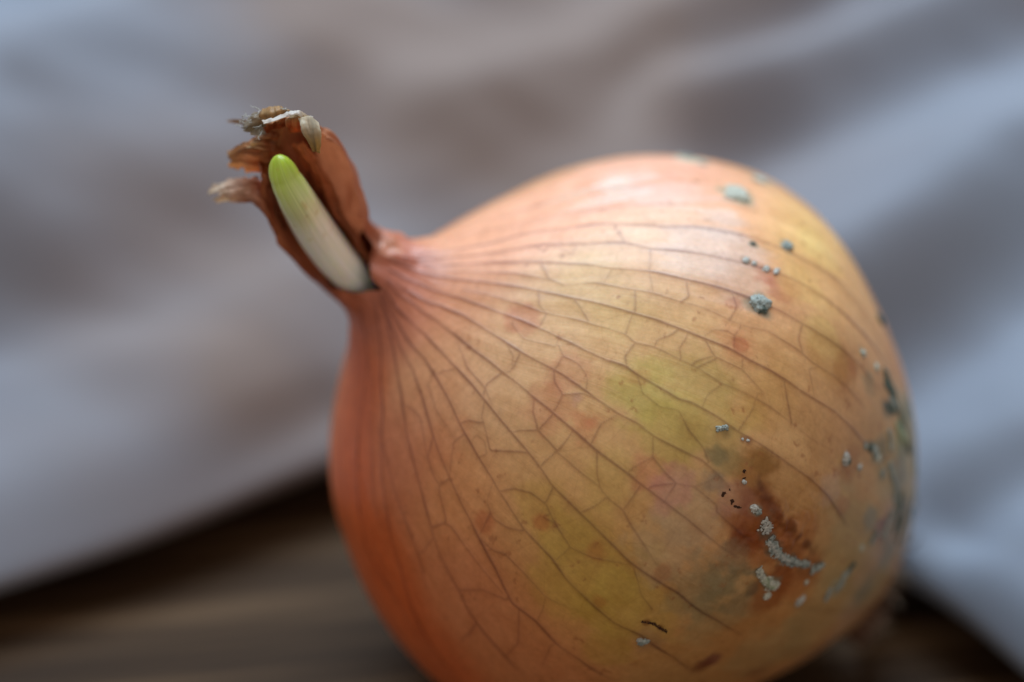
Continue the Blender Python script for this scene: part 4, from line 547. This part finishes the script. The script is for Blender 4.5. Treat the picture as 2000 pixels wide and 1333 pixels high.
def skin_material(name, translucent):
    m, nt, nd, lk, bs = new_mat(name)
    at = nd.new("ShaderNodeAttribute"); at.attribute_name = "tint"
    ob = nd.new("ShaderNodeTexCoord")
    fl = nd.new("ShaderNodeAttribute"); fl.attribute_name = "flow"
    fine = noise(nd, lk, ob.outputs["Object"], 1500, 5, 0.7)
    stri = noise(nd, lk, fl.outputs["Vector"], 1.0, 4, 0.6)
    mott = noise(nd, lk, ob.outputs["Object"], 330, 5, 0.65)
    r1 = ramp(nd, [(0.3, (0.88, 0.865, 0.84)), (0.7, (1.07, 1.07, 1.07))]); lk.new(fine.outputs[0], r1.inputs[0])
    r2 = ramp(nd, [(0.3, (0.96, 0.95, 0.94)), (0.7, (1.03, 1.03, 1.04))]); lk.new(stri.outputs[0], r2.inputs[0])
    r3 = ramp(nd, [(0.32, (0.90, 0.84, 0.78)), (0.66, (1.05, 1.06, 1.08))]); lk.new(mott.outputs[0], r3.inputs[0])
    c = mix(nd, lk, at.outputs["Color"], r1.outputs[0], 1.0, 'MULTIPLY')
    c = mix(nd, lk, c, r2.outputs[0], 1.0, 'MULTIPLY'); c = mix(nd, lk, c, r3.outputs[0], 1.0, 'MULTIPLY')
    wob = noise(nd, lk, ob.outputs["Object"], 160, 2, 0.5)
    wv = nd.new("ShaderNodeVectorMath"); wv.operation = 'MULTIPLY_ADD'; wv.inputs[1].default_value = (0.004,)*3
    lk.new(wob.outputs["Color"], wv.inputs[0]); lk.new(ob.outputs["Object"], wv.inputs[2])
    vo = nd.new("ShaderNodeTexVoronoi"); vo.feature = 'DISTANCE_TO_EDGE'; vo.inputs["Scale"].default_value = 210; lk.new(wv.outputs[0], vo.inputs["Vector"])
    rv = ramp(nd, [(0.0, (0.72, 0.62, 0.55)), (0.022, (1, 1, 1))]); lk.new(vo.outputs["Distance"], rv.inputs[0])      # finest net of veinlets
    c = mix(nd, lk, c, rv.outputs[0], 0.20, 'MULTIPLY')
    lk.new(c, bs.inputs["Base Color"])
    rr = ramp(nd, [(0.3, (0.31,)*3), (0.7, (0.55,)*3)]); lk.new(stri.outputs[0], rr.inputs[0]); lk.new(rr.outputs[0], bs.inputs["Roughness"])
    bs.inputs["Specular IOR Level"].default_value = 0.36
    bs.inputs["Subsurface Weight"].default_value = 0.12; bs.inputs["Subsurface Radius"].default_value = (1.0, 0.35, 0.12); bs.inputs["Subsurface Scale"].default_value = 0.0015
    b1 = nd.new("ShaderNodeBump"); b1.inputs["Strength"].default_value = 0.07; b1.inputs["Distance"].default_value = 0.0002; lk.new(stri.outputs[0], b1.inputs["Height"])
    b2 = nd.new("ShaderNodeBump"); b2.inputs["Strength"].default_value = 0.16; b2.inputs["Distance"].default_value = 0.0001; lk.new(fine.outputs[0], b2.inputs["Height"])
    lk.new(b1.outputs[0], b2.inputs["Normal"]); lk.new(b2.outputs[0], bs.inputs["Normal"])
    if translucent:
        bs.inputs["Subsurface Weight"].default_value = 0.0
        tr = nd.new("ShaderNodeBsdfTranslucent"); mx = nd.new("ShaderNodeMixShader"); mx.inputs[0].default_value = translucent
        c2 = mix(nd, lk, c, (1.0, 0.90, 0.75), 1.0, 'MULTIPLY')
        lk.new(c2, tr.inputs[0]); lk.new(bs.outputs[0], mx.inputs[1]); lk.new(tr.outputs[0], mx.inputs[2])
        lk.new(mx.outputs[0], nd["Material Output"].inputs[0])
    return m
m_skin = skin_material("onion_skin", 0.0)
m_dry = skin_material("dry_neck_skin", 0.36)

NR, NF, NB = 850, 950, 150
P, N, TH, th_cols, v_rows, uu, slit = skin_grid(DATA, NR, NF, NB)
NC = len(th_cols)

def at_surface(theta, v):
    """theta in radians and v in 0..1 -> row, column (fractional) and position"""
    t = (theta - SEAM) % (2*math.pi) + SEAM
    j = np.interp(t, th_cols, np.arange(NC)); i = v*(NR - 1)
    i0 = min(int(i), NR - 2); j0 = min(int(j), NC - 2); fi, fj = i - i0, j - j0
    p = (P[i0, j0]*(1-fj) + P[i0, j0+1]*fj)*(1-fi) + (P[i0+1, j0]*(1-fj) + P[i0+1, j0+1]*fj)*fi
    n = np.cross(P[i0, (j0+3) % NC] - P[i0, j0-3], P[min(i0+3, NR-1), j0] - P[max(i0-3, 0), j0]); n /= max(np.linalg.norm(n), 1e-9)
    return i0, j0, p, n

VEIN = np.zeros((NR, NC), np.float32); HALO = np.zeros((NR, NC), np.float32)
def stamp(line, strength, sigma, taper=True, wob=0.0, seed=0):
    pts = np.radians(np.array([[a, 0] for a, _ in line]))[:, 0]; vs = np.array([b for _, b in line])
    pts = np.unwrap(pts)
    q = np.array([at_surface(a, b)[2] for a, b in zip(pts, vs)])
    cum = np.concatenate([[0], np.cumsum(np.linalg.norm(np.diff(q, axis=0), axis=1))])
    if cum[-1] < 0.2: return
    n = max(4, int(cum[-1]/0.075)); t = np.linspace(0, cum[-1], n)
    a = np.interp(t, cum, pts); b = np.interp(t, cum, vs)
    kw = min(max(3, int((1.3 if taper else 0.8)/0.075)), max(3, n//2)) | 1          # round off the corners
    ker = np.hanning(kw + 2)[1:-1]; ker /= ker.sum()
    def rnd(x): return np.convolve(np.concatenate([2*x[0] - x[kw//2:0:-1], x, 2*x[-1] - x[-2:-kw//2 - 1:-1]]), ker, 'valid')
    if n > kw + 2: a, b = rnd(a), rnd(b)
    wn = vnoise(np.stack([t*0.9, t*0+seed, t*0], 1), 5) - .5; wn2 = vnoise(np.stack([t*0.35, t*0+seed, t*0+3], 1), 6)
    a = a + wn*wob/32
    for k in range(n):
        i0, j0, p, _ = at_surface(a[k], min(max(b[k], 0), 1))
        if i0 < 12: continue
        s = strength*(0.62 + 0.7*wn2[k]); sg = sigma*(0.8 + 0.5*wn2[k])
        if taper: s *= min(1, (cum[-1] - t[k])/4 + .25)
        w = 6 if (j0 > 6 and j0 < NC - 7) else 0
        jj = np.arange(j0-6, j0+8) % NC if not w else slice(j0-6, j0+8)
        ii = slice(max(i0-6, 0), i0+8)
        d2 = ((P[ii, jj] - p)**2).sum(-1)
        VEIN[ii, jj] = np.maximum(VEIN[ii, jj], s*np.exp(-d2/(2*sg*sg)))
        HALO[ii, jj] = np.maximum(HALO[ii, jj], s*np.exp(-d2/(2*.30**2)))
for k, l in enumerate(DATA['main']): stamp(l, 0.76, 0.088, True, 0.03, k)
for k, l in enumerate(DATA['minor']): stamp(l, 0.50, 0.075, True, 0.04, 100 + k)
for k, l in enumerate(DATA['cross']): stamp(l, 0.52, 0.066, False, 0.03, 200 + k)
rs = random.Random(3)
for k in range(15):                                     # veins on the far side
    a0 = 112 + k*9.6; l = []
    for v in np.linspace(0.06, 0.80, 14): l.append((a0 + rs.uniform(-1.2, 1.2), float(v)))
    stamp(l[::-1], 0.7, 0.10, True, 0.2, 300 + k)

# pigment: smooth blend of sampled skin colours, then patches with broken edges
flat = P.reshape(-1, 3)
cols = np.zeros((NR, NC, 3), np.float32); wsum = np.zeros((NR, NC), np.float32)
for (x, y, z, r, g, b, s) in DATA['pigment']:
    w = np.exp(-((P - (x, y, z))**2).sum(-1)/(2*s*s)) + 1e-7
    cols += w[..., None]*np.array([r, g, b]); wsum += w
cols /= wsum[..., None]
n_a = fbm(P, 1/3.0, 4, 51); n_b = fbm(P, 1/1.3, 3, 52); n_c = fbm(np.stack([np.cos(TH)*17, np.sin(TH)*17, np.broadcast_to(v_rows[:, None]*13, TH.shape)], -1), 1.0, 4, 53)
for (x, y, z, r, g, b, s, st, edge, kind) in DATA['patches']:
    d = np.sqrt(((P - (x, y, z))**2).sum(-1))/s
    nz = (.6*n_a + .4*n_c) if kind == 0 else ((.6*n_b + .4*n_c) if kind == 1 else n_c)
    w = smooth(1.0 + edge*.3, 1.0 - edge*.75, d + (nz - .5)*3.2*edge)*st*(0.45 + 1.1*nz)
    w = np.clip(w, 0, 1)[..., None]
    cols = cols*(1 - w) + w*np.array([r, g, b])
streak = fbm(np.stack([np.cos(TH)*26, np.sin(TH)*26, np.broadcast_to(v_rows[:, None]*5, TH.shape)], -1), 1.0, 3, 54)[..., None]
cols = cols*(1 + .22*(streak - .5)*np.array([.8, 1.0, 1.3]))
fre = (smooth(.66, .78, fbm(P, 1/.7, 3, 55))*smooth(.46, .62, n_a)*.5)[..., None]     # small rusty freckles
cols = cols*(1 - fre) + fre*np.array([.34, .11, .035])
h = np.clip(HALO, 0, 1)[..., None]; v_ = np.clip(VEIN, 0, 1)[..., None]
cols = cols*(1 - 0.20*h*np.array([0.8, 1.0, 1.0]))
cols = cols*(1 - v_*0.80) + v_*0.80*(cols*np.array([0.40, 0.30, 0.31]) + np.array([0.010, 0.009, 0.010]))
# relief of veins
gx = np.gradient(P, axis=1); gy = np.gradient(P, axis=0); nn = np.cross(gx, gy); nn /= np.maximum(np.linalg.norm(nn, axis=-1), 1e-9)[..., None]
wx = DATA['wrinkle']; wd = np.exp(-((P - wx)**2).sum(-1)/(2*3.2**2))
wr = wd*(np.abs(fbm(P + .8*n_b[..., None], 1/1.9, 3, 57) - .5)*2 - .25)*.55       # shrivelled skin round the rotten spot
Pd = P + nn*(wr + VEIN*0.035 + HALO*0.02 - 0.010*(smooth(.60, .75, n_a)))[..., None]
flow = np.stack([np.cos(TH)*110, np.sin(TH)*110, np.broadcast_to(v_rows[:, None]*9, TH.shape)], -1)

F = grid_faces(NR, NC, True)
open_rows = np.where(uu[:-1] >= slit)[0]
keep = np.ones(F.shape[:2], bool); keep[open_rows, NC - 1] = False
# ragged end of the neck
tipn = vnoise(np.stack([TH[:-1]*3.2, TH[:-1]*0, TH[:-1]*0], -1), 61)
keep &= ~(uu[:-1, None] > 6.95 - 0.9*tipn)
F = F[keep]
skin = obj("skin", to_world(Pd.reshape(-1, 3)), F, m_skin, onion)
skin.data.materials.append(m_dry)
fi = F[:, 0]//NC
colour_attr(skin, "tint", cols.reshape(-1, 3))
a = skin.data.attributes.new("flow", 'FLOAT_VECTOR', 'POINT'); a.data.foreach_set("vector", flow.reshape(-1, 3).astype(np.float32).ravel())
if len(skin.data.polygons) == len(F):
    skin.data.polygons.foreach_set("material_index", (uu[fi] > 0.9).astype(np.int32))

# sheets of dry papery skin at the neck
def catmull(ctrl, n, axis):
    ctrl = np.moveaxis(np.asarray(ctrl, float), axis, 0); k = len(ctrl)
    t = np.linspace(0, k - 1, n); sh = ctrl.reshape(k, -1)
    return np.moveaxis(herm(np.arange(k), sh, t).reshape((n,) + ctrl.shape[1:]), 0, axis)
def sheet(name, ctrl, tint0, tint1, crinkle=0.18, ragged=0.25, nu=60, nv=60, seed=0, material=None, streak=.5, label=None, side=1.5):
    G = catmull(catmull(ctrl, nv, 0), nu, 1)                # v from foot to tip, u across
    gu = np.gradient(G, axis=1); gv = np.gradient(G, axis=0); n = np.cross(gu, gv); n /= np.maximum(np.linalg.norm(n, axis=-1), 1e-9)[..., None]
    U, Vv = np.meshgrid(np.linspace(0, 1, nu), np.linspace(0, 1, nv))
    wid = np.linalg.norm(np.diff(G, axis=1), axis=-1).sum(1).mean(); ln = np.linalg.norm(np.diff(G, axis=0), axis=-1).sum(0).mean()
    q = np.stack([U*wid*1.3, Vv*ln*.35, 0*U + seed*3.7], -1)
    d = (fbm(q, 1.0, 3, seed) - .5)*2*crinkle + (fbm(G, .9, 2, seed + 5) - .5)*2*crinkle
    d = d + (vnoise(np.stack([U*wid*4.2 + 2*vnoise(G*.8, seed), Vv*ln*.22, 0*U + seed*2.1], -1), seed + 8) - .5)*.26*min(1, ln/5) + (vnoise(G*3.1, seed + 2) - .5)*.10*min(1, ln/5)
    G = G + n*(d*smooth(0, .2, Vv))[..., None]
    st = fbm(np.stack([U*wid*3.2, Vv*ln*.3, 0*U + seed], -1), 1.0, 3, seed + 9)
    w = smooth(.15, .9, Vv + (st - .5)*.5)[..., None]
    c = (np.array(tint0)*(1 - w) + np.array(tint1)*w)*(1 + streak*(st[..., None] - .5)*2)
    rag = vnoise(np.stack([U*wid*1.6, 0*U, 0*U + seed], -1), seed + 3)*.6 + vnoise(np.stack([U*wid*5, 0*U, 0*U + seed], -1), seed + 4)*.4
    kf = (Vv < 1 - ragged*rag)[:-1, :-1]
    sidej = (vnoise(np.stack([Vv*ln*side, 0*U, 0*U + seed], -1), seed + 7))*.10
    kf &= ((U > sidej) & (U < 1 - sidej))[:-1, :-1]
    f = grid_faces(nv, nu)[kf]
    o = obj(name, to_world(G.reshape(-1, 3)), f, material or m_dry, onion)
    colour_attr(o, "tint", np.clip(c, 0.005, 0.95).reshape(-1, 3))
    a = o.data.attributes.new("flow", 'FLOAT_VECTOR', 'POINT')
    a.data.foreach_set("vector", np.stack([U*wid*2.5, Vv*ln*.3, 0*U], -1).astype(np.float32).ravel())
    md = o.modifiers.new("thickness", 'SOLIDIFY'); md.thickness = 0.00006
    if label: o['label'] = label
    return o
m_tip = skin_material("dry_leaf_tip", 0.52); m_lining = skin_material("neck_lining", 0.10)
for s in DATA['sheets']: sheet(**s, material=m_tip if s['name'] == 'dry_leaf_tip' else (m_lining if s['name'] == 'neck_lining' else m_dry))

# green sprout
m_sprout, nt, nd, lk, bs = new_mat("sprout_flesh")
at = nd.new("ShaderNodeAttribute"); at.attribute_name = "tint"; fl = nd.new("ShaderNodeAttribute"); fl.attribute_name = "flow"
st = noise(nd, lk, fl.outputs["Vector"], 1.0, 3, 0.5)
r1 = ramp(nd, [(0.35, (0.86, 0.88, 0.80)), (0.65, (1.06, 1.05, 1.05))]); lk.new(st.outputs[0], r1.inputs[0])
c = mix(nd, lk, at.outputs["Color"], r1.outputs[0], 1.0, 'MULTIPLY'); lk.new(c, bs.inputs["Base Color"])
bs.inputs["Roughness"].default_value = 0.34; bs.inputs["Subsurface Weight"].default_value = 0.6
bs.inputs["Subsurface Radius"].default_value = (0.8, 1.0, 0.4); bs.inputs["Subsurface Scale"].default_value = 0.0016
bp = nd.new("ShaderNodeBump"); bp.inputs["Strength"].default_value = 0.12; bp.inputs["Distance"].default_value = 0.0002; lk.new(st.outputs[0], bp.inputs["Height"]); lk.new(bp.outputs[0], bs.inputs["Normal"])
def build_sprout():
    k = np.array(DATA['sprout'])                            # foot to tip: centre, radius
    cum = np.concatenate([[0], np.cumsum(np.linalg.norm(np.diff(k[:, :3], axis=0), axis=1))])
    t = np.concatenate([np.linspace(0, cum[-2], 90), cum[-2] + (cum[-1] - cum[-2])*np.sin(np.linspace(0, 1, 40)*math.pi/2)[1:]])
    row = herm(cum, k, t)
    tip = np.clip((t - cum[-2])/(cum[-1] - cum[-2]), 0, 1); row[:, 3] = np.where(tip > 0, k[-2, 3]*np.clip(1 - tip**2, 0, 1)**.53, row[:, 3])
    T = np.gradient(row[:, :3], axis=0); T /= np.linalg.norm(T, axis=1)[:, None]
    e2 = np.array([1., 0, 0]) - T*T[:, :1]; e2 /= np.linalg.norm(e2, axis=1)[:, None]; e1 = np.cross(T, e2)
    nc = 72; a = np.linspace(0, 2*math.pi, nc, endpoint=False)
    prof = 1 + .05*np.cos(2*a + .6) - .05*np.exp(-((a - .35)/.25)**2) + .012*np.cos(17*a) + .008*np.cos(29*a + 1)   # a little flattened, one shallow furrow
    G = row[:, None, :3] + (row[:, 3:4]*prof)[..., None]*(np.sin(a)[None, :, None]*e1[:, None] + np.cos(a)[None, :, None]*e2[:, None])
    ad = (a + .75 + math.pi) % (2*math.pi) - math.pi          # the tip is folded: one slanting facet
    dent = (np.exp(-(ad/.55)**2)[None, :]*smooth(cum[-2] - 1.2, cum[-1] - .5, t)[:, None]*row[:, 3:4]*.30)
    G = G - dent[..., None]*(np.sin(a)[None, :, None]*e1[:, None] + np.cos(a)[None, :, None]*e2[:, None])
    s = t/cum[-1]; w = smooth(.56, .97, s)[:, None]; w2 = smooth(.76, 1.0, s)[:, None]
    n = fbm(np.stack([np.broadcast_to(np.cos(a)*3, G.shape[:2]), np.broadcast_to(np.sin(a)*3, G.shape[:2]), np.broadcast_to(s[:, None]*2, G.shape[:2])], -1), 1.2, 3, 71)[..., None]
    w = np.clip(w[..., None] + (n - .5)*.35*smooth(.3, .6, s)[:, None, None], 0, 1); w2 = np.clip(w2[..., None] + (n - .5)*.5*w, 0, 1)
    c = np.array([.93, .95, .87])*(1 - w) + w*(np.array([.64, .70, .24])*(1 - w2) + w2*np.array([.50, .66, .06]))
    sp = vnoise(G*1.3, 77)[..., None]; rust = smooth(.80, .92, sp)*smooth(.4, .6, s)[:, None, None]*.4
    c = c*(1 - rust) + rust*np.array([.50, .36, .06])
    V = np.concatenate([G.reshape(-1, 3), row[-1:, :3]])
    o = obj("sprout", to_world(V[:-1]), grid_faces(len(t), nc, True).reshape(-1, 4), m_sprout, onion)
    colour_attr(o, "tint", c.reshape(-1, 3))
    fl = np.stack([np.broadcast_to(np.cos(a)*12, G.shape[:2]), np.broadcast_to(np.sin(a)*12, G.shape[:2]), np.broadcast_to(s[:, None]*2, G.shape[:2])], -1)
    at = o.data.attributes.new("flow", 'FLOAT_VECTOR', 'POINT'); at.data.foreach_set("vector", fl.astype(np.float32).ravel())
build_sprout()

# mould: crusty spots sitting on the skin
def mould_mat(name, ca, cb):
    m, nt, nd, lk, bs = new_mat(name)
    tc = nd.new("ShaderNodeTexCoord"); n = noise(nd, lk, tc.outputs["Object"], 2600, 4, 0.65)
    r = ramp(nd, [(0.35, ca), (0.65, cb)]); lk.new(n.outputs[0], r.inputs[0]); lk.new(r.outputs[0], bs.inputs["Base Color"])
    bs.inputs["Roughness"].default_value = 0.85; bs.inputs["Specular IOR Level"].default_value = 0.2
    b = nd.new("ShaderNodeBump"); b.inputs["Strength"].default_value = 0.6; b.inputs["Distance"].default_value = 0.0001
    lk.new(n.outputs[0], b.inputs["Height"]); lk.new(b.outputs[0], bs.inputs["Normal"]); return m
MOULD = {'pale': mould_mat("pale_mould", (.36, .38, .33), (.66, .65, .54)), 'grey': mould_mat("grey_green_mould", (.20, .23, .215), (.45, .49, .45)),
         'dark': mould_mat("dark_mould", (.055, .075, .065), (.17, .21, .18)), 'white': mould_mat("white_speck", (.34, .34, .31), (.60, .59, .54)),
         'green': mould_mat("green_mould", (.26, .31, .20), (.46, .50, .34)), 'slit': mould_mat("torn_skin", (.035, .014, .008), (.10, .045, .025)), 'hole': mould_mat("dark_hole", (.03, .012, .006), (.07, .03, .016))}
def blob(loc, n, t1, t2, rx, ry, hgt, sub, seed):
    bm = bmesh.new(); bmesh.ops.create_icosphere(bm, subdivisions=sub, radius=1)
    c = np.array([x.co[:] for x in bm.verts]); fc = np.array([[q.index for q in ff.verts] for ff in bm.faces]); bm.free()
    f = (0.55 + 0.95*fbm(c + seed*9.1, 1.5, 3, 81))*(0.9 + .6*(fbm(c*2.5 + seed*4.3, 1.7, 2, 83) - .5))
    return loc + c[:, :1]*rx*f[:, None]*t1 + c[:, 1:2]*ry*f[:, None]*t2 + (np.maximum(c[:, 2:3], -.3)*hgt*f[:, None])*n, fc
def frame_at(a, v, ang):
    _, _, p, n = at_surface(math.radians(a), v)
    t1 = np.cross([0, 0, 1.0], n); t1 /= np.linalg.norm(t1); t2 = np.cross(n, t1)
    ca, sa = math.cos(math.radians(ang)), math.sin(math.radians(ang)); return p, n, t1*ca + t2*sa, t2*ca - t1*sa
def joined(name, bits, kind):
    V, Fc, n = [], [], 0
    for v, f in bits: V.append(v); Fc.append(f + n); n += len(v)
    return obj(name, to_world(np.concatenate(V)), np.concatenate(Fc), MOULD[kind], onion)
mr = random.Random(8)
for k, (a, v, rx, ry, ang, hgt, kind) in enumerate(DATA['mould']):
    p, n, u1, u2 = frame_at(a, v, ang)
    if kind == 'hole':
        bits = [blob(p + u1*mr.gauss(0, rx*.5) + u2*mr.gauss(0, ry*.5), n, u1, u2, rx*mr.uniform(.4, .9), ry*mr.uniform(.4, .9), .05, 2, k + q*.37) for q in range(5)]
        joined("skin_hole", bits, kind); continue
    bits = [blob(p, n, u1, u2, rx*1.3, ry*1.3, hgt*.6, 4, k)]      # a low crust with grains on it
    for q in range(int(8 + 60*rx*ry)):
        r = math.sqrt(mr.random())*.95; w = mr.uniform(0, 6.283); g = mr.uniform(.035, .11)*(.6 + min(rx, ry)*.6)
        bits.append(blob(p + u1*rx*1.2*r*math.cos(w) + u2*ry*1.2*r*math.sin(w) + n*hgt*.42*math.sqrt(1 - r*r), n, u1, u2, g, g*mr.uniform(.7, 1.2), g, 2, k + q*.61))
    joined("mould_spot", bits, kind)
for k, (pts, wid, kind) in enumerate(DATA['crust']):                # crusts that follow a crack in the skin
    P3 = [frame_at(a, v, 0) for a, v in pts]; bits = []
    for (p0, n, u1, u2), (p1, _, _, _) in zip(P3[:-1], P3[1:]):
        L = np.linalg.norm(p1 - p0)
        for q in range(max(6, int(L/.016))):
            s = mr.random(); g = mr.uniform(.05, .17)*(.45 if kind == 'slit' else 1)
            off = mr.gauss(0, wid*.42)
            across = np.cross(n, (p1 - p0)/max(L, 1e-6))
            bits.append(blob(p0*(1-s) + p1*s + across*off + n*max(0, .13 - abs(off)*.25), n, u1, u2, g, g*mr.uniform(.7, 1.3), g*.9, 2, q*.73 + k))
    joined("mould_crust", bits, kind)

# frayed fibres at the torn tip of the neck
m_fib = MOULD['white']
for k, (p0, L) in enumerate(DATA['fibres']):
    n = 12; p = np.array(p0); dirv = np.array([mr.gauss(.2, .7), mr.gauss(0, .9), mr.gauss(.5, .7)]); dirv /= np.linalg.norm(dirv); pts = []
    for i in range(n):
        pts.append(p.copy()); dirv = dirv + np.array([mr.gauss(0, .35), mr.gauss(0, .35), mr.gauss(0, .35)]); dirv /= np.linalg.norm(dirv); p = p + dirv*L/n
    pts = np.array(pts); T = np.gradient(pts, axis=0); T /= np.linalg.norm(T, axis=1)[:, None]
    e1 = np.cross(T, [.3, .8, .1]); e1 /= np.linalg.norm(e1, axis=1)[:, None]; e2 = np.cross(T, e1); b = np.linspace(0, 2*math.pi, 5, endpoint=False)
    G = pts[:, None] + (np.linspace(.06, .02, n)[:, None, None])*(np.cos(b)[None, :, None]*e1[:, None] + np.sin(b)[None, :, None]*e2[:, None])
    obj("fibre", to_world(G.reshape(-1, 3)), grid_faces(n, 5, True).reshape(-1, 4), m_fib, onion)

# roots at the base
m_root, nt, nd, lk, bs = new_mat("dry_root"); tc = nd.new("ShaderNodeTexCoord")
n = noise(nd, lk, tc.outputs["Object"], 900, 4, .6); r = ramp(nd, [(.3, (.10, .07, .05)), (.7, (.34, .27, .20))]); lk.new(n.outputs[0], r.inputs[0]); lk.new(r.outputs[0], bs.inputs["Base Color"]); bs.inputs["Roughness"].default_value = .8
def root_plate():
    nr, nc = 24, 64; a = np.linspace(0, 2*math.pi, nc, endpoint=False); rad = np.linspace(0.05, 5.4, nr)
    x0, y0, z0 = DATA['root_base']
    G = np.stack([x0 + rad[:, None]*np.cos(a), y0 + rad[:, None]*np.sin(a), z0 - 1.0*np.sqrt(np.clip(1 - (rad[:, None]/5.6)**2, 0, 1)) + 0*a + .3], -1)
    G[..., 2] -= (fbm(G, .8, 3, 91) - .5)*1.3
    obj("root_plate", to_world(G.reshape(-1, 3)), grid_faces(nr, nc, True)[..., ::-1].reshape(-1, 4), m_root, onion)
root_plate()
for k in range(26 + len(DATA['rim_roots'])):
    a = rs.uniform(0, 2*math.pi); d = rs.uniform(1.0, 5.2); x0, y0, z0 = DATA['root_base']
    L = rs.uniform(2.0, 5.5)
    p = np.array([x0 + d*math.cos(a), y0 + d*math.sin(a), z0 - .2]); dirv = np.array([math.cos(a)*.7*d/5, math.sin(a)*.7*d/5, -1.0]); n = 16
    if k >= 26: p, dirv = (np.array(q) for q in DATA['rim_roots'][k - 26]); L = float(np.linalg.norm(dirv)); dirv = dirv/L
    pts = []
    for i in range(n):
        pts.append(p.copy()); dirv = dirv + np.array([rs.gauss(0, .16), rs.gauss(0, .16), rs.gauss(0, .12) + .02*i]); dirv /= np.linalg.norm(dirv); p = p + dirv*L/n
    pts = np.array(pts); T = np.gradient(pts, axis=0); T /= np.linalg.norm(T, axis=1)[:, None]
    e1 = np.cross(T, [.3, .8, .1]); e1 /= np.linalg.norm(e1, axis=1)[:, None]; e2 = np.cross(T, e1); b = np.linspace(0, 2*math.pi, 6, endpoint=False)
    rr = (np.linspace(.26, .07, n)*rs.uniform(.7, 1.2)*(2.6 if k >= 26 else 1))[:, None, None]
    G = pts[:, None] + rr*(np.cos(b)[None, :, None]*e1[:, None] + np.sin(b)[None, :, None]*e2[:, None])
    obj("root", np.maximum(to_world(G.reshape(-1, 3)), [-9, -9, .0003]), grid_faces(n, 6, True).reshape(-1, 4), m_root, onion)
